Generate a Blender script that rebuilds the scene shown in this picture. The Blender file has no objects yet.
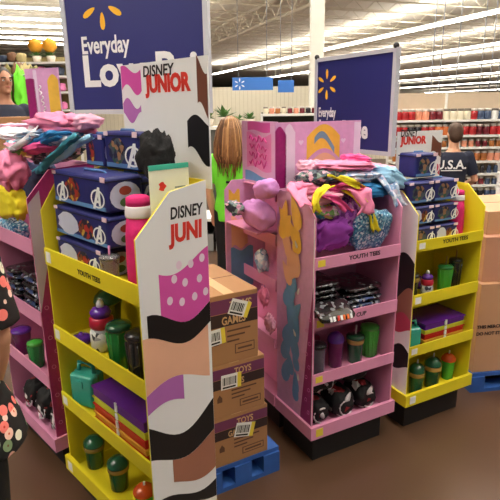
import bpy, bmesh, math, random
from mathutils import Vector, Matrix, noise
random.seed(7)
R = math.radians
SC = bpy.context.scene
COL = SC.collection

# ------------------------------------------------------------------ camera
EYE = Vector((0, 0, 1.55)); FPX = 523.8
PITCH, ROLL = R(15.22), R(.805)
FW = Vector((0, math.cos(PITCH), -math.sin(PITCH)))
_u0 = Vector((0, math.sin(PITCH), math.cos(PITCH))); _r0 = Vector((1, 0, 0))
RT = _r0 * math.cos(ROLL) - _u0 * math.sin(ROLL)
UP = _r0 * math.sin(ROLL) + _u0 * math.cos(ROLL)
cd = bpy.data.cameras.new('camera'); cam = bpy.data.objects.new('camera', cd); COL.objects.link(cam)
cd.sensor_width = 36; cd.lens = FPX / 500 * 36; cd.clip_start = .02; cd.clip_end = 300
cam.matrix_world = Matrix(((RT.x, UP.x, -FW.x, EYE.x), (RT.y, UP.y, -FW.y, EYE.y), (RT.z, UP.z, -FW.z, EYE.z), (0, 0, 0, 1)))
SC.camera = cam
# ------------------------------------------------------------------ world and exposure
LAMP = 26.0            # strength of the fluorescent tubes
w = bpy.data.worlds.new('world'); SC.world = w; w.use_nodes = True
w.node_tree.nodes['Background'].inputs[0].default_value = (1, .98, .95, 1)
w.node_tree.nodes['Background'].inputs[1].default_value = .12
SC.view_settings.view_transform = 'Standard'; SC.view_settings.look = 'None'
SC.view_settings.exposure = .25; SC.view_settings.gamma = 1; SC.view_settings.use_curve_mapping = False

# ------------------------------------------------------------------ pixel rays
def ray(px, py): return FW + RT * ((px - 250) / FPX) - UP * ((py - 250) / FPX)
def onz(px, py, z): d = ray(px, py); return EYE + d * ((z - EYE.z) / d.z)
def onY(px, py, Y): d = ray(px, py); return EYE + d * (Y / d.y)
class Fr:                       # a local frame: u across the front, v inward, z up
    def __init__(s, x, y, a): s.x, s.y, s.a = x, y, a
    def g(s, u, v, z=0): c, n = math.cos(s.a), math.sin(s.a); return Vector((s.x + u * c - v * n, s.y + u * n + v * c, z))
    def l(s, P): c, n = math.cos(s.a), math.sin(s.a); x, y = P.x - s.x, P.y - s.y; return Vector((x * c + y * n, -x * n + y * c, P.z))
    def onv(s, px, py, v):
        n = Vector((-math.sin(s.a), math.cos(s.a), 0)); d = ray(px, py); return s.l(EYE + d * ((s.g(0, v) - EYE).dot(n) / d.dot(n)))
    def onu(s, px, py, u):
        n = Vector((math.cos(s.a), math.sin(s.a), 0)); d = ray(px, py); return s.l(EYE + d * ((s.g(u, 0) - EYE).dot(n) / d.dot(n)))
    def onz(s, px, py, z): return s.l(onz(px, py, z))

# ------------------------------------------------------------------ materials
def lin(c): return tuple((v / 255 / 12.92 if v / 255 <= .04045 else ((v / 255 + .055) / 1.055) ** 2.4) for v in c) + (1,)
MATS = {}
def mat(name, rgb, rough=.5, var=.12, scale=12, bump=0, metal=0, trans=0, emit=0, coat=0):
    if name in MATS: return MATS[name]
    m = bpy.data.materials.new(name); m.use_nodes = True; MATS[name] = m
    nt = m.node_tree; b = nt.nodes['Principled BSDF']; c = lin(rgb)
    b.inputs['Roughness'].default_value = rough; b.inputs['Metallic'].default_value = metal
    b.inputs['Coat Weight'].default_value = coat; b.inputs['Coat Roughness'].default_value = .12
    if trans: b.inputs['Transmission Weight'].default_value = trans
    if emit:
        b.inputs['Emission Color'].default_value = c; b.inputs['Emission Strength'].default_value = emit
    tc = nt.nodes.new('ShaderNodeTexCoord'); nz = nt.nodes.new('ShaderNodeTexNoise')
    nz.inputs['Scale'].default_value = scale; nz.inputs['Detail'].default_value = 4
    nt.links.new(tc.outputs['Object'], nz.inputs['Vector'])
    mx = nt.nodes.new('ShaderNodeMix'); mx.data_type = 'RGBA'
    mx.inputs[6].default_value = tuple(v * (1 - var) for v in c[:3]) + (1,)
    mx.inputs[7].default_value = tuple(min(1, v * (1 + var)) for v in c[:3]) + (1,)
    nt.links.new(nz.outputs['Fac'], mx.inputs[0]); nt.links.new(mx.outputs[2], b.inputs['Base Color'])
    if bump:
        bp = nt.nodes.new('ShaderNodeBump'); bp.inputs['Strength'].default_value = bump; bp.inputs['Distance'].default_value = .01
        nt.links.new(nz.outputs['Fac'], bp.inputs['Height']); nt.links.new(bp.outputs[0], b.inputs['Normal'])
    return m
def patch_mat(name, cols, scale=30, rough=.5, coat=0):     # blotchy print in several flat colours
    if name in MATS: return MATS[name]
    m = bpy.data.materials.new(name); m.use_nodes = True; MATS[name] = m
    nt = m.node_tree; b = nt.nodes['Principled BSDF']; b.inputs['Roughness'].default_value = rough
    b.inputs['Coat Weight'].default_value = coat
    tc = nt.nodes.new('ShaderNodeTexCoord'); vo = nt.nodes.new('ShaderNodeTexVoronoi'); vo.inputs['Scale'].default_value = scale
    nt.links.new(tc.outputs['Object'], vo.inputs['Vector'])
    sx = nt.nodes.new('ShaderNodeSeparateColor'); nt.links.new(vo.outputs['Color'], sx.inputs[0])
    cr = nt.nodes.new('ShaderNodeValToRGB'); cr.color_ramp.interpolation = 'CONSTANT'
    e = cr.color_ramp.elements
    while len(e) < len(cols): e.new(.5)
    for i, c in enumerate(cols): e[i].position = i / len(cols); e[i].color = lin(c)
    nt.links.new(sx.outputs[0], cr.inputs[0]); nt.links.new(cr.outputs[0], b.inputs['Base Color'])
    return m

YEL = mat('yellow_card', (232, 214, 38), .45, .05)
WHT = mat('white_card', (236, 236, 236), .4, .02)
PNK = mat('pink_card', (226, 150, 186), .45, .05)
MAG = mat('magenta_print', (146, 28, 104), .4, .25, 60)
LAV = mat('lavender_print', (214, 160, 206), .35, .15, 40)
BLK = mat('black_plastic', (22, 21, 23), .5, .2)
INK = mat('black_ink', (16, 15, 17), .45, .1)
RED = mat('red_ink', (216, 52, 40), .4, .06)
NAVY = mat('navy_sign', (44, 46, 112), .4, .08, 3)
SPARK = mat('spark_yellow', (250, 190, 40), .4, .05)
WINK = mat('white_ink', (240, 240, 240), .4, .02)
PEACH = mat('peach_print', (232, 178, 148), .4, .06)
HPINK = mat('hot_pink_print', (214, 84, 168), .4, .06)
MAUVE = mat('mauve_print', (176, 104, 178), .4, .08)
TAN = mat('tan_print', (160, 106, 84), .4, .1)
SKYB = mat('sky_blue_print', (104, 160, 214), .35, .15, 30)
GOLD = mat('golden_print', (228, 184, 72), .35, .15, 30)
CARD = mat('cardboard', (170, 124, 84), .75, .1, 6, .1)
STEEL = mat('grey_steel', (150, 152, 158), .35, .08, metal=.6)
BLUEP = mat('pallet_blue', (46, 92, 168), .6, .25, 14, .2)
TAGY = mat('yellow_tag', (240, 216, 70), .5, .05)
SKIN = mat('skin', (214, 160, 128), .5, .05)
SKIN2 = mat('tan_skin', (176, 122, 94), .5, .05)

# ------------------------------------------------------------------ mesh helpers
class MB:
    def __init__(s): s.v = []; s.f = []; s.mi = []; s.cur = 0
    def add(s, vs, fs):
        o = len(s.v); s.v += [Vector(p) for p in vs]
        s.f += [tuple(i + o for i in f) for f in fs]; s.mi += [s.cur] * len(fs); return s
    def box(s, c, d, rot=None):
        x, y, z = d[0] / 2, d[1] / 2, d[2] / 2
        vs = [Vector((a * x, b * y, e * z)) for e in (-1, 1) for b in (-1, 1) for a in (-1, 1)]
        if rot: vs = [rot @ p for p in vs]
        c = Vector(c)
        return s.add([p + c for p in vs], [(0, 2, 3, 1), (4, 5, 7, 6), (0, 1, 5, 4), (2, 6, 7, 3), (0, 4, 6, 2), (1, 3, 7, 5)])
    def bx(s, x0, x1, y0, y1, z0, z1): return s.box(((x0 + x1) / 2, (y0 + y1) / 2, (z0 + z1) / 2), (x1 - x0, y1 - y0, z1 - z0))
    def lathe(s, prof, n=20, c=(0, 0, 0)):
        c = Vector(c); vs = []; fs = []
        for r, z in prof:
            for k in range(n): a = 2 * math.pi * k / n; vs.append(c + Vector((r * math.cos(a), r * math.sin(a), z)))
        for i in range(len(prof) - 1):
            for k in range(n): fs.append((i * n + k, i * n + (k + 1) % n, (i + 1) * n + (k + 1) % n, (i + 1) * n + k))
        fs.append(tuple(range(n))[::-1]); fs.append(tuple((len(prof) - 1) * n + k for k in range(n)))
        return s.add(vs, fs)
    def tube(s, pts, rad, n=8):
        pts = [Vector(p) for p in pts]; rad = rad if isinstance(rad, (list, tuple)) else [rad] * len(pts)
        vs = []; fs = []; ref = Vector((0, 0, 1))
        for i, p in enumerate(pts):
            t = (pts[min(i + 1, len(pts) - 1)] - pts[max(i - 1, 0)]).normalized()
            if abs(t.dot(ref)) > .95: ref = Vector((1, 0, 0)) if abs(t.x) < .9 else Vector((0, 1, 0))
            a = t.cross(ref).normalized(); b = t.cross(a)
            for k in range(n): q = 2 * math.pi * k / n; vs.append(p + (a * math.cos(q) + b * math.sin(q)) * rad[i])
        for i in range(len(pts) - 1):
            for k in range(n): fs.append((i * n + k, (i + 1) * n + k, (i + 1) * n + (k + 1) % n, i * n + (k + 1) % n))
        fs.append(tuple(range(n))); fs.append(tuple((len(pts) - 1) * n + k for k in range(n))[::-1])
        return s.add(vs, fs)
    def rings(s, rs, n=16):          # rs: (cx,cy,cz,rx,ry)
        vs = []; fs = []
        for cx, cy, cz, rx, ry in rs:
            for k in range(n): a = 2 * math.pi * k / n; vs.append((cx + rx * math.cos(a), cy + ry * math.sin(a), cz))
        for i in range(len(rs) - 1):
            for k in range(n): fs.append((i * n + k, i * n + (k + 1) % n, (i + 1) * n + (k + 1) % n, (i + 1) * n + k))
        fs.append(tuple(range(n))[::-1]); fs.append(tuple((len(rs) - 1) * n + k for k in range(n)))
        return s.add(vs, fs)
    def ball(s, c, r, n=14, m=9, fn=None):
        r = (r,) * 3 if not isinstance(r, (tuple, list)) else r; c = Vector(c); vs = []; fs = []
        for i in range(1, m):
            t = math.pi * i / m
            for k in range(n):
                a = 2 * math.pi * k / n; d = Vector((math.sin(t) * math.cos(a), math.sin(t) * math.sin(a), -math.cos(t)))
                vs.append(c + Vector((d.x * r[0], d.y * r[1], d.z * r[2])) * (fn(d) if fn else 1))
        b = len(vs); vs += [c - Vector((0, 0, r[2])), c + Vector((0, 0, r[2]))]
        for i in range(m - 2):
            for k in range(n): fs.append((i * n + k, i * n + (k + 1) % n, (i + 1) * n + (k + 1) % n, (i + 1) * n + k))
        for k in range(n): fs.append((b, (k + 1) % n, k)); fs.append((b + 1, (m - 2) * n + k, (m - 2) * n + (k + 1) % n))
        return s.add(vs, fs)
    def prism(s, poly, fn, th):      # poly of 2D points, fn(a,b,t) -> 3D point, t in 0..th
        n = len(poly); vs = [fn(a, b, 0) for a, b in poly] + [fn(a, b, th) for a, b in poly]
        return s.add(vs, [tuple(range(n))[::-1], tuple(range(n, 2 * n))] + [(i, (i + 1) % n, n + (i + 1) % n, n + i) for i in range(n)])
    def mesh(s, name, mats, smooth=False):
        me = bpy.data.meshes.new(name); me.from_pydata(s.v, [], s.f)
        for m in (mats if isinstance(mats, (list, tuple)) else [mats]): me.materials.append(m)
        me.polygons.foreach_set('material_index', s.mi)
        bm = bmesh.new(); bm.from_mesh(me); bmesh.ops.recalc_face_normals(bm, faces=bm.faces); bm.to_mesh(me); bm.free()
        if smooth: me.polygons.foreach_set('use_smooth', [True] * len(me.polygons))
        me.update(); return me
    def build(s, name, mats, parent=None, smooth=False, bevel=0, seg=2):
        o = bpy.data.objects.new(name, s.mesh(name, mats, smooth)); COL.objects.link(o); o.parent = parent
        if bevel:
            md = o.modifiers.new('bevel', 'BEVEL'); md.width = bevel; md.segments = seg; md.limit_method = 'ANGLE'
        return o
def tag(o, label, cat, group=None):
    o['label'] = label; o['category'] = cat
    if group: o['group'] = group
    return o
def struct(o): o['kind'] = 'structure'; return o
def thing(name, label, cat, loc=(0, 0, 0), rz=0, group=None):
    o = bpy.data.objects.new(name, None); o.empty_display_size = .05; COL.objects.link(o)
    o.location = loc; o.rotation_euler = (0, 0, rz); return tag(o, label, cat, group)
def link_mesh(name, me, parent=None, loc=(0, 0, 0), rot=(0, 0, 0), scale=None):
    o = bpy.data.objects.new(name, me); COL.objects.link(o); o.parent = parent; o.location = loc; o.rotation_euler = rot
    if scale: o.scale = scale
    return o
def text(s, size, m, parent, loc, rot, sx=1, bold=0, shear=0, align='LEFT', name='lettering', space=1):
    c = bpy.data.curves.new('txt', 'FONT'); c.body = s; c.size = size; c.extrude = .0004; c.offset = bold; c.shear = shear
    c.align_x = align; c.space_character = space; c.resolution_u = 3
    t = bpy.data.objects.new('txt', c); COL.objects.link(t)
    dg = bpy.context.evaluated_depsgraph_get(); me = bpy.data.meshes.new_from_object(t.evaluated_get(dg)); bpy.data.objects.remove(t)
    me.transform(Matrix.Scale(sx, 4, Vector((1, 0, 0)))); me.materials.clear(); me.materials.append(m)
    return link_mesh(name, me, parent, loc, rot)
FRONT = (R(90), 0, 0); RSIDE = (R(90), 0, R(90)); LSIDE = (R(90), 0, R(-90))
def soft(name, dims, m, loc, rz=0, tilt=(0, 0), e=.45, amp=.25, freq=3, seed=0, parent=None, folds=0, n=40, k=20):
    """a cushion or folded-cloth shape: superellipsoid with creases; loc is its base centre"""
    sp = lambda v, p: math.copysign(abs(v) ** p, v)
    def pt(d):
        a = math.atan2(d.y, d.x); t = math.acos(max(-1, min(1, d.z)))
        x = sp(math.sin(t), e) * sp(math.cos(a), e); y = sp(math.sin(t), e) * sp(math.sin(a), e); z = sp(math.cos(t), e + .35)
        q = Vector((x, y, z)) * freq * .5 + Vector((seed * 7.3, seed * 3.1, seed))
        s_ = 1 + amp * noise.noise(q) + amp * .4 * noise.noise(q * 2.7) + amp * .12 * noise.noise(q * 6.1)
        v = Vector((x * dims[0] / 2 * s_, y * dims[1] / 2 * s_, z * dims[2] / 2 * (1 + amp * 1.6 * noise.noise(q * 1.6))))
        if folds: v.x *= 1 + .035 * math.sin(z * folds * 3.1 + seed); v.y *= 1 + .06 * math.sin(z * folds * 3.1 + seed)
        return v
    b = MB(); b.ball((0, 0, 0), 1, n, k)
    b.v = [pt(v) for v in b.v]; rot = Matrix.Rotation(tilt[0], 3, 'X') @ Matrix.Rotation(tilt[1], 3, 'Y')
    b.v = [rot @ v for v in b.v]; zm = min(v.z for v in b.v); b.v = [v - Vector((0, 0, zm)) for v in b.v]
    o = b.build(name, m, parent, True); o.location = loc; o.rotation_euler.z = rz; return o

# ================================================================== the building
nt_floor = mat('brown_floor', (84, 60, 44), .34, .16, 1.3, coat=.2)
struct(MB().bx(-75, 75, -8, 150, -.05, 0).build('floor', nt_floor))
DECK = mat('ceiling_deck', (240, 234, 220), .8, .06, .6)
deck = MB()
deck.bx(-75, 75, -8, 150, 5.6, 5.66)
struct(deck.build('ceiling', DECK))
PAINT = mat('wall_paint', (240, 236, 226), .8, .04, .8)
struct(MB().bx(-75, 75, 149.8, 150, 0, 5.6).build('wall_back', PAINT))
struct(MB().bx(-75.2, -75, -8, 150, 0, 5.6).build('wall_left', PAINT))
struct(MB().bx(75, 75.2, -8, 150, 0, 5.6).build('wall_right', PAINT))
BEAM = mat('beam_paint', (226, 218, 200), .6, .06, 2)
TUBE = mat('fluorescent_tube', (255, 250, 240), .5, 0, emit=LAMP)
HOUSE = mat('lamp_housing', (236, 232, 222), .5, .03)
ZL = 4.7
ROW = Vector((-.342, .94, 0)); CROSS = Vector((.94, .342, 0))
HANGER = MB().bx(-.004, .004, -.004, .004, 0, 5.6 - ZL - .13).mesh('hanger', HOUSE)
def light_row(p, d, a, b, label, group, hw=.13):
    """a run of fluorescent battens along d from p+a*d to p+b*d"""
    ang = math.atan2(d.y, d.x); mid = p + d * ((a + b) / 2); L = b - a
    t = thing('light_batten', label, 'ceiling light', (mid.x, mid.y, ZL), ang, group)
    MB().bx(-L / 2, L / 2, -.03, .03, .05, .13).build('housing', HOUSE, t)
    MB().bx(-L / 2, L / 2, -hw, hw, 0, .05).build('tube', TUBE, t)
    n = max(2, int(L // 5))
    for k in range(n): link_mesh('hanger', HANGER, t, (-L / 2 + L * (k + .5) / n, 0, .13))
struct(MB().bx(onY(392, 95, 24).x, onY(560, 95, 24).x, 24, 24.2, 0, onY(450, 100, 24).z).build('wall_far_added', PAINT))  # pale wall added to cover the dim far hall in place of bright ceiling
rowpix = [(500, 12, 'nearest long light batten running across the top of the picture'),
          (500, 44, 'second long light batten behind the nearest one'),
          (500, 61, 'third long light batten counted from the top'),
          (500, 73, 'fourth long light batten counted from the top'),
          (500, 82, 'fifth long light batten counted from the top'),
          (500, 89.5, 'farthest long light batten above the jar shelves')]
for i, (px, py, lb) in enumerate(rowpix):
    p = onz(px, py, ZL); light_row(p, ROW, -12 if i == 0 else -8, 36 - 2 * i, lb, 'long light battens')
p1 = onz(500, 12, ZL); off1 = p1.x * CROSS.x + p1.y * CROSS.y; k = 0
near = ['right above the displays', 'just left of the displays overhead', 'left of the camera overhead', 'farther left of the camera overhead', 'far left overhead', 'farthest left overhead']
for k, (o_, e_) in enumerate(((4.6, 30), (.9, 11), (-2.8, 3.4), (-6.5, 3.4)), 1):  # extra battens overhead, added to light the displays and the mid hall
    light_row(CROSS * o_, ROW, -2.2 if k < 3 else -1.0, e_, 'added light batten hanging ' + near[k - 1], 'added battens overhead')
for k, py in enumerate((9, 20, 27, 33.5, 39, 44)):
    p = onz(30, py, ZL); light_row(p, CROSS, -4.5, 2.2, 'crosswise light batten above the man at left, %s from the top' % ['first', 'second', 'third', 'fourth', 'fifth', 'sixth'][k], 'crosswise light battens', .04)
# girders and joists under the deck
def truss(name, A, B, zb, zt, step, r):
    b = MB(); A = Vector(A); B = Vector(B); L = (B - A).length; d = (B - A) / L; n = int(L / step)
    b.tube([A + Vector((0, 0, zb)), B + Vector((0, 0, zb))], r, 4); b.tube([A + Vector((0, 0, zt)), B + Vector((0, 0, zt))], r, 4)
    for k in range(n):
        q = A + d * (k * step)
        b.tube([q + Vector((0, 0, zb)), q + d * step / 2 + Vector((0, 0, zt))], r * .6, 4)
        b.tube([q + d * step / 2 + Vector((0, 0, zt)), q + d * step + Vector((0, 0, zb))], r * .6, 4)
    return struct(b.build(name, BEAM))
g0 = onz(262, 24, 4.85); A = g0 - ROW * 12; B = g0 + ROW * 22
truss('trim_1', (A.x, A.y, 0), (B.x, B.y, 0), 4.85, 5.55, 1.5, .055)
i = 2
for k in range(20):
    c = Vector((0, 0, 0)) + ROW * (4.2 + k * 1.9); A = c - CROSS * 8; B = c + CROSS * 26
    truss('trim_%d' % i, (A.x, A.y, 0), (B.x, B.y, 0), 5.15, 5.56, 1.0, .022); i += 1
# column
c = onY(315.5, 108, 9.0)
struct(MB().bx(c.x - .105, c.x + .105, 8.9, 9.11, 0, 5.6).build('trim_%d' % i, mat('column_paint', (232, 228, 216), .6, .03)))
# ================================================================== display units
class Unit: pass
def make_unit(name, label, cat, x, y, deg, w, zs, cm, prof, prof_in, wall=.006, D=.29):
    """zs: four (lip top, lip bottom); prof: left and right side panel profiles [(v,z)...] from front to rear"""
    U = Unit(); U.f = Fr(x, y, R(deg)); U.w = w; U.D = D; U.yaw = R(deg); U.z = [b + .0047 for t, b in zs]; U.lip = zs[0][0]
    t = thing(name, label, cat, (x, y, 0), R(deg)); U.t = t
    zb = zs[3][1]
    MB().bx(.03, w - .03, .03, D - .01, 0, zb).build('plinth', BLK, t)
    top = max(p[1] for p in prof[1])
    MB().bx(0, w, D - wall, D, zb, top).build('back_panel', cm, t)
    for s, pr in enumerate(prof):
        poly = [(0, zb)] + pr + [(D, zb)]
        x0 = 0 if s == 0 else w - wall
        MB().prism(poly, lambda a, b_, q: (x0 + q, a, b_), wall).build('side_panel', cm, t)
    for k, (zt, zl) in enumerate(zs):
        MB().bx(wall, w - wall, .004, D - wall, zl, zl + .004).build('shelf', cm, t)
        proud = .012 if k == 3 else 0
        l = MB().bx(-proud, w + proud, -.004 - proud, .003 - proud * .2, zl, zt).build('lip', cm, t)
        if k == 3:
            MB().bx(-proud, -.001, -.004, D, zl, zt).build('tray_side', cm, t); MB().bx(w + .001, w + proud, -.004, D, zl, zt).build('tray_side', cm, t)
        MB().bx(.014, .05, -.0055 - proud, -.004 - proud, zl + .012, zt - .012).build('price_tag', TAGY if cm is PNK else WHT, l)
    return U
zL = [(1.06, .996), (.752, .691), (.465, .407), (.169, .105)]
zR = [(.967, .916), (.709, .653), (.45, .398), (.203, .142)]
YL = make_unit('display_stand', 'yellow cardboard display stand with white printed side, at left', 'display stand', -.761, 1.881, -46, .631, zL, YEL,
               [[(0, 1.2), (.08, 1.316), (.262, 1.338)], [(0, 1.194), (.125, 1.316), (.262, 1.338)]], None, D=.262)
PL = make_unit('display_stand', 'pink cardboard display stand behind the person in floral top', 'display stand', -1.2, 2.361, -46.5, .5, zL, PNK,
               [[(0, 1.222), (.097, 1.326), (.29, 1.338)]] * 2, None)
PR = make_unit('display_stand', 'pink cardboard display stand heaped with clothes beside the carton stack', 'display stand', .257, 2.002, 27.8, .453, zR, PNK,
               [[(0, 1.13), (.079, 1.206), (.29, 1.208)]] * 2, None)
YR = make_unit('display_stand', 'yellow cardboard display stand with navy lunch boxes, at right', 'display stand', .741, 2.252, 27.8, .433, zR, YEL,
               [[(0, 1.084), (.11, 1.178), (.29, 1.182)]] * 2, None)
# pink lip lettering etc.
def lip_text(U, k, zs, s, u, size=.026, bold=.0006):
    text(s, size, INK, U.t, (u, -.0046, zs[k][1] + .02), FRONT, 1.1, bold)
lip_text(YL, 0, zL, 'YOUTH TEES', .26, .024); lip_text(YR, 0, zR, 'YOUTH TEES', .16)
lip_text(PR, 0, zR, 'YOUTH TEES', .17); lip_text(PR, 1, zR, 'CUP', .22)
# printed faces
def side_face(U, side, m, prof, off=.0012, z0=None):
    zb = zR[3][0] if U in (PR, YR) else zL[3][0]
    poly = [(.0, zb)] + prof + [(U.D, zb)]
    xo = -off if side == 0 else U.w
    return MB().prism(poly, lambda a, b_, q: (xo + q, a, b_), off).build('printed_face', m, U.t)
def band(parent, U, side, m, s0, s1, lo, hi, layer=1, name='printed_wave', n=14):
    """wavy printed ribbon on a side panel between lo(s) and hi(s)"""
    t = .0005; base = .0012 + .0005 * (layer - 1); poly = []
    for k in range(n + 1): s_ = s0 + (s1 - s0) * k / n; poly.append((s_, lo(s_)))
    for k in range(n, -1, -1): s_ = s0 + (s1 - s0) * k / n; poly.append((s_, hi(s_)))
    fn = (lambda a, b_, q: (-base - q, a, b_)) if side == 0 else (lambda a, b_, q: (U.w + base + q, a, b_))
    b = MB(); nn = n + 1
    P0 = [fn(a, z, t) for a, z in poly[:nn]]; P1 = [fn(a, z, t) for a, z in poly[nn:][::-1]]
    b.add(P0 + P1, [(k, k + 1, nn + k + 1, nn + k) for k in range(n)])
    return b.build(name, m, parent)
wv = lambda z, a, f, p: (lambda s: z + a * math.sin(f * s + p))
fYL = side_face(YL, 1, WHT, [(0, 1.194), (.125, 1.316), (.262, 1.338)])
band(fYL, YL, 1, HPINK, .07, .261, wv(.93, .03, 22, 1.0), wv(1.10, .035, 18, 2.6))
band(fYL, YL, 1, INK, .02, .261, wv(.86, .03, 20, 1.5), wv(.93, .03, 22, 1.0), 2)
band(fYL, YL, 1, PEACH, .0, .25, wv(.70, .03, 16, 0), wv(.86, .03, 20, 1.5), 1)
band(fYL, YL, 1, MAUVE, .0, .14, wv(.635, .02, 22, 0), wv(.70, .03, 16, 0), 2)
band(fYL, YL, 1, INK, .0, .261, wv(.45, .03, 18, 2.2), wv(.565, .05, 16, 2.6))
band(fYL, YL, 1, TAN, .08, .261, wv(.33, .03, 18, 1), wv(.45, .03, 18, 2.2), 2)
band(fYL, YL, 1, INK, .0, .261, wv(.22, .03, 16, .4), wv(.28, .03, 18, 1))
DOT = mat('pale_dot_print', (236, 214, 230), .4, .03)
for a, z in [(.105, .985), (.125, 1.05), (.15, .97), (.165, 1.03), (.19, 1.085), (.2, .975), (.222, 1.03), (.245, .98), (.145, 1.09), (.235, 1.095)]:
    MB().add([(YL.w + .0022, a + .011 * math.cos(q * math.pi / 6), z + .014 * math.sin(q * math.pi / 6)) for q in range(12)], [tuple(range(12))]).build('printed_dot', DOT, fYL)
text('DISNEY', .05, INK, fYL, (YL.w + .0016, .122, 1.235), RSIDE, .72, .0012, .12)
text('JUNI', .075, RED, fYL, (YL.w + .0016, .120, 1.165), RSIDE, .80, .0035, .05)
# pink stands: outer side faces
fPR = side_face(PR, 0, LAV, [(0, 1.13), (.079, 1.206), (.29, 1.208)])
def petal(U, side, parent, m, a, z, L, wd, ang, layer):
    P = []
    for q in range(14):
        h = q / 14 * 2 * math.pi; x = L * math.cos(h); y = wd * math.sin(h) * (1 - .55 * math.cos(h))
        P.append((a + x * math.cos(ang) - y * math.sin(ang), z + x * math.sin(ang) + y * math.cos(ang)))
    P = [(max(.004, min(U.D - .004, p_[0])), p_[1]) for p_ in P]; o = .0013 + .0003 * layer
    MB().add([((-o if side == 0 else U.w + o), p_[0], p_[1]) for p_ in P], [tuple(range(14))]).build('printed_petal', m, parent)
rp = random.Random(4); lay = 0
for m_, z0_, z1_, n_, a0_, a1_ in ((SKYB, .30, .86, 15, .12, .22), (PEACH, .84, 1.02, 7, .11, .22), (GOLD, 1.0, 1.14, 8, .09, .22), (WINK, .3, 1.1, 4, .07, .24)):
    for k in range(n_):
        lay += 1; L_ = (.05 if m_ is not WINK else .018) + .03 * rp.random() * (m_ is not WINK)
        petal(PR, 0, fPR, m_, a0_ + (a1_ - a0_) * rp.random(), z0_ + (z1_ - z0_) * (k + .5) / n_, L_, L_ * .42, rp.uniform(.9, 2.3), lay)
MB().bx(-.0016, -.0012, 0, .006, .206, 1.125).build('white_edge', WINK, fPR)
band(fPR, PR, 0, MAG, .002, .085, wv(.206, 0, 1, 0), (lambda s: .86 - s * 7.2 + .02 * math.sin(60 * s)), 1, n=20)
def squiggles(parent, fn, n, zlo, zhi, smax, m, r=.0012):
    for k in range(n):
        b = MB(); z = zlo + (zhi - zlo) * (k + .5) / n; s0 = .02 + .02 * (k % 2); rr = .013
        pts = [fn(s0 + (rr * (1 - q / 11)) * math.cos(q * .8) + .004 * q * .3, z + (rr * (1 - q / 11)) * math.sin(q * .8)) for q in range(11)]
        b.tube(pts, r, 4); b.build('printed_scroll', m, parent)
SCR = mat('scroll_print', (206, 110, 176), .4, .05)
squiggles(fPR, lambda s, z: (-.0018, s, z), 9, .23, .72, .08, SCR)
fPL = side_face(PL, 1, MAG, [(0, 1.222), (.097, 1.326), (.29, 1.338)])
band(fPL, PL, 1, mat('grey_lilac_print', (178, 168, 190), .4, .1), .0, .05, (lambda s: .75 + s * 4), (lambda s: 1.2 + s))
squiggles(fPL, lambda s, z: (PL.w + .0018, s, z), 9, .2, .8, .08, SCR)
fYR = side_face(YR, 0, WHT, [(0, 1.084), (.11, 1.178), (.29, 1.182)])
band(fYR, YR, 0, INK, .0, .2, wv(.70, .04, 30, 1), wv(.86, .04, 24, 0))
band(fYR, YR, 0, TAN, .0, .2, wv(.58, .03, 30, 0), wv(.70, .04, 30, 1))
band(fYR, YR, 0, mat('rose_print', (196, 70, 96), .4, .1), .0, .2, wv(.52, .02, 30, 2), wv(.58, .03, 30, 0))
band(fYR, YR, 0, INK, .0, .2, wv(.33, .02, 30, 2), wv(.42, .03, 30, 0))

# the unit on the left flank of the right island (its trays open towards the cartons)
BF = Fr(*PR.f.g(0, .82)[:2], R(27.8 - 90))     # u runs towards the camera, v runs inward
bt = thing('display_stand', 'pink display stand facing the cartons with lavender cushions on it', 'display stand', PR.f.g(0, .82), BF.a)
LB = .52
MB().bx(.02, LB - .02, .03, .26, 0, .14).build('plinth', BLK, bt)
MB().bx(0, LB, .12, .126, .14, 1.2).build('back_panel', PNK, bt)
MB().prism([(-.1, .62), (-.1, 1.17), (-.06, 1.215), (.12, 1.215), (.12, .62)], lambda a, b_, q: (.2 + q, a, b_), .006).build('side_panel', PNK, bt)
wingp = MB().prism([(-.1, .62), (-.1, 1.17), (-.06, 1.215), (.12, 1.215), (.12, .62)], lambda a, b_, q: (.206 + q, a, b_), .001).build('printed_face', LAV, bt)
def wband(m, z0, z1, v0, v1):
    b = MB(); n = 8; P = [(.2078, v0 + (v1 - v0) * k / n, z0 + .012 * math.sin(k)) for k in range(n + 1)] + [(.2078, v0 + (v1 - v0) * k / n, z1 + .012 * math.sin(k + 1)) for k in range(n + 1)]
    b.add(P, [(k, k + 1, n + 2 + k, n + 1 + k) for k in range(n)]); b.build('printed_wave', m, wingp)
wband(GOLD, 1.06, 1.16, -.08, -.02); wband(PEACH, .88, 1.03, -.07, .02); wband(SKYB, .66, .87, -.075, .05)
for zt, zl in ((1.0, .95), (.79, .735), (.5, .45), (.203, .142)):
    if zl > .6: MB().bx(.206, LB, -.004, .002, zl, zt).build('lip', PNK, bt); MB().bx(.206, LB, 0, .12, zl - .004, zl).build('shelf', PNK, bt)
    else: MB().bx(0, LB, -.012, -.004, zl, zt).build('lip', PNK, bt); MB().bx(0, LB, -.004, .12, zl - .004, zl).build('shelf', PNK, bt)

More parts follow.
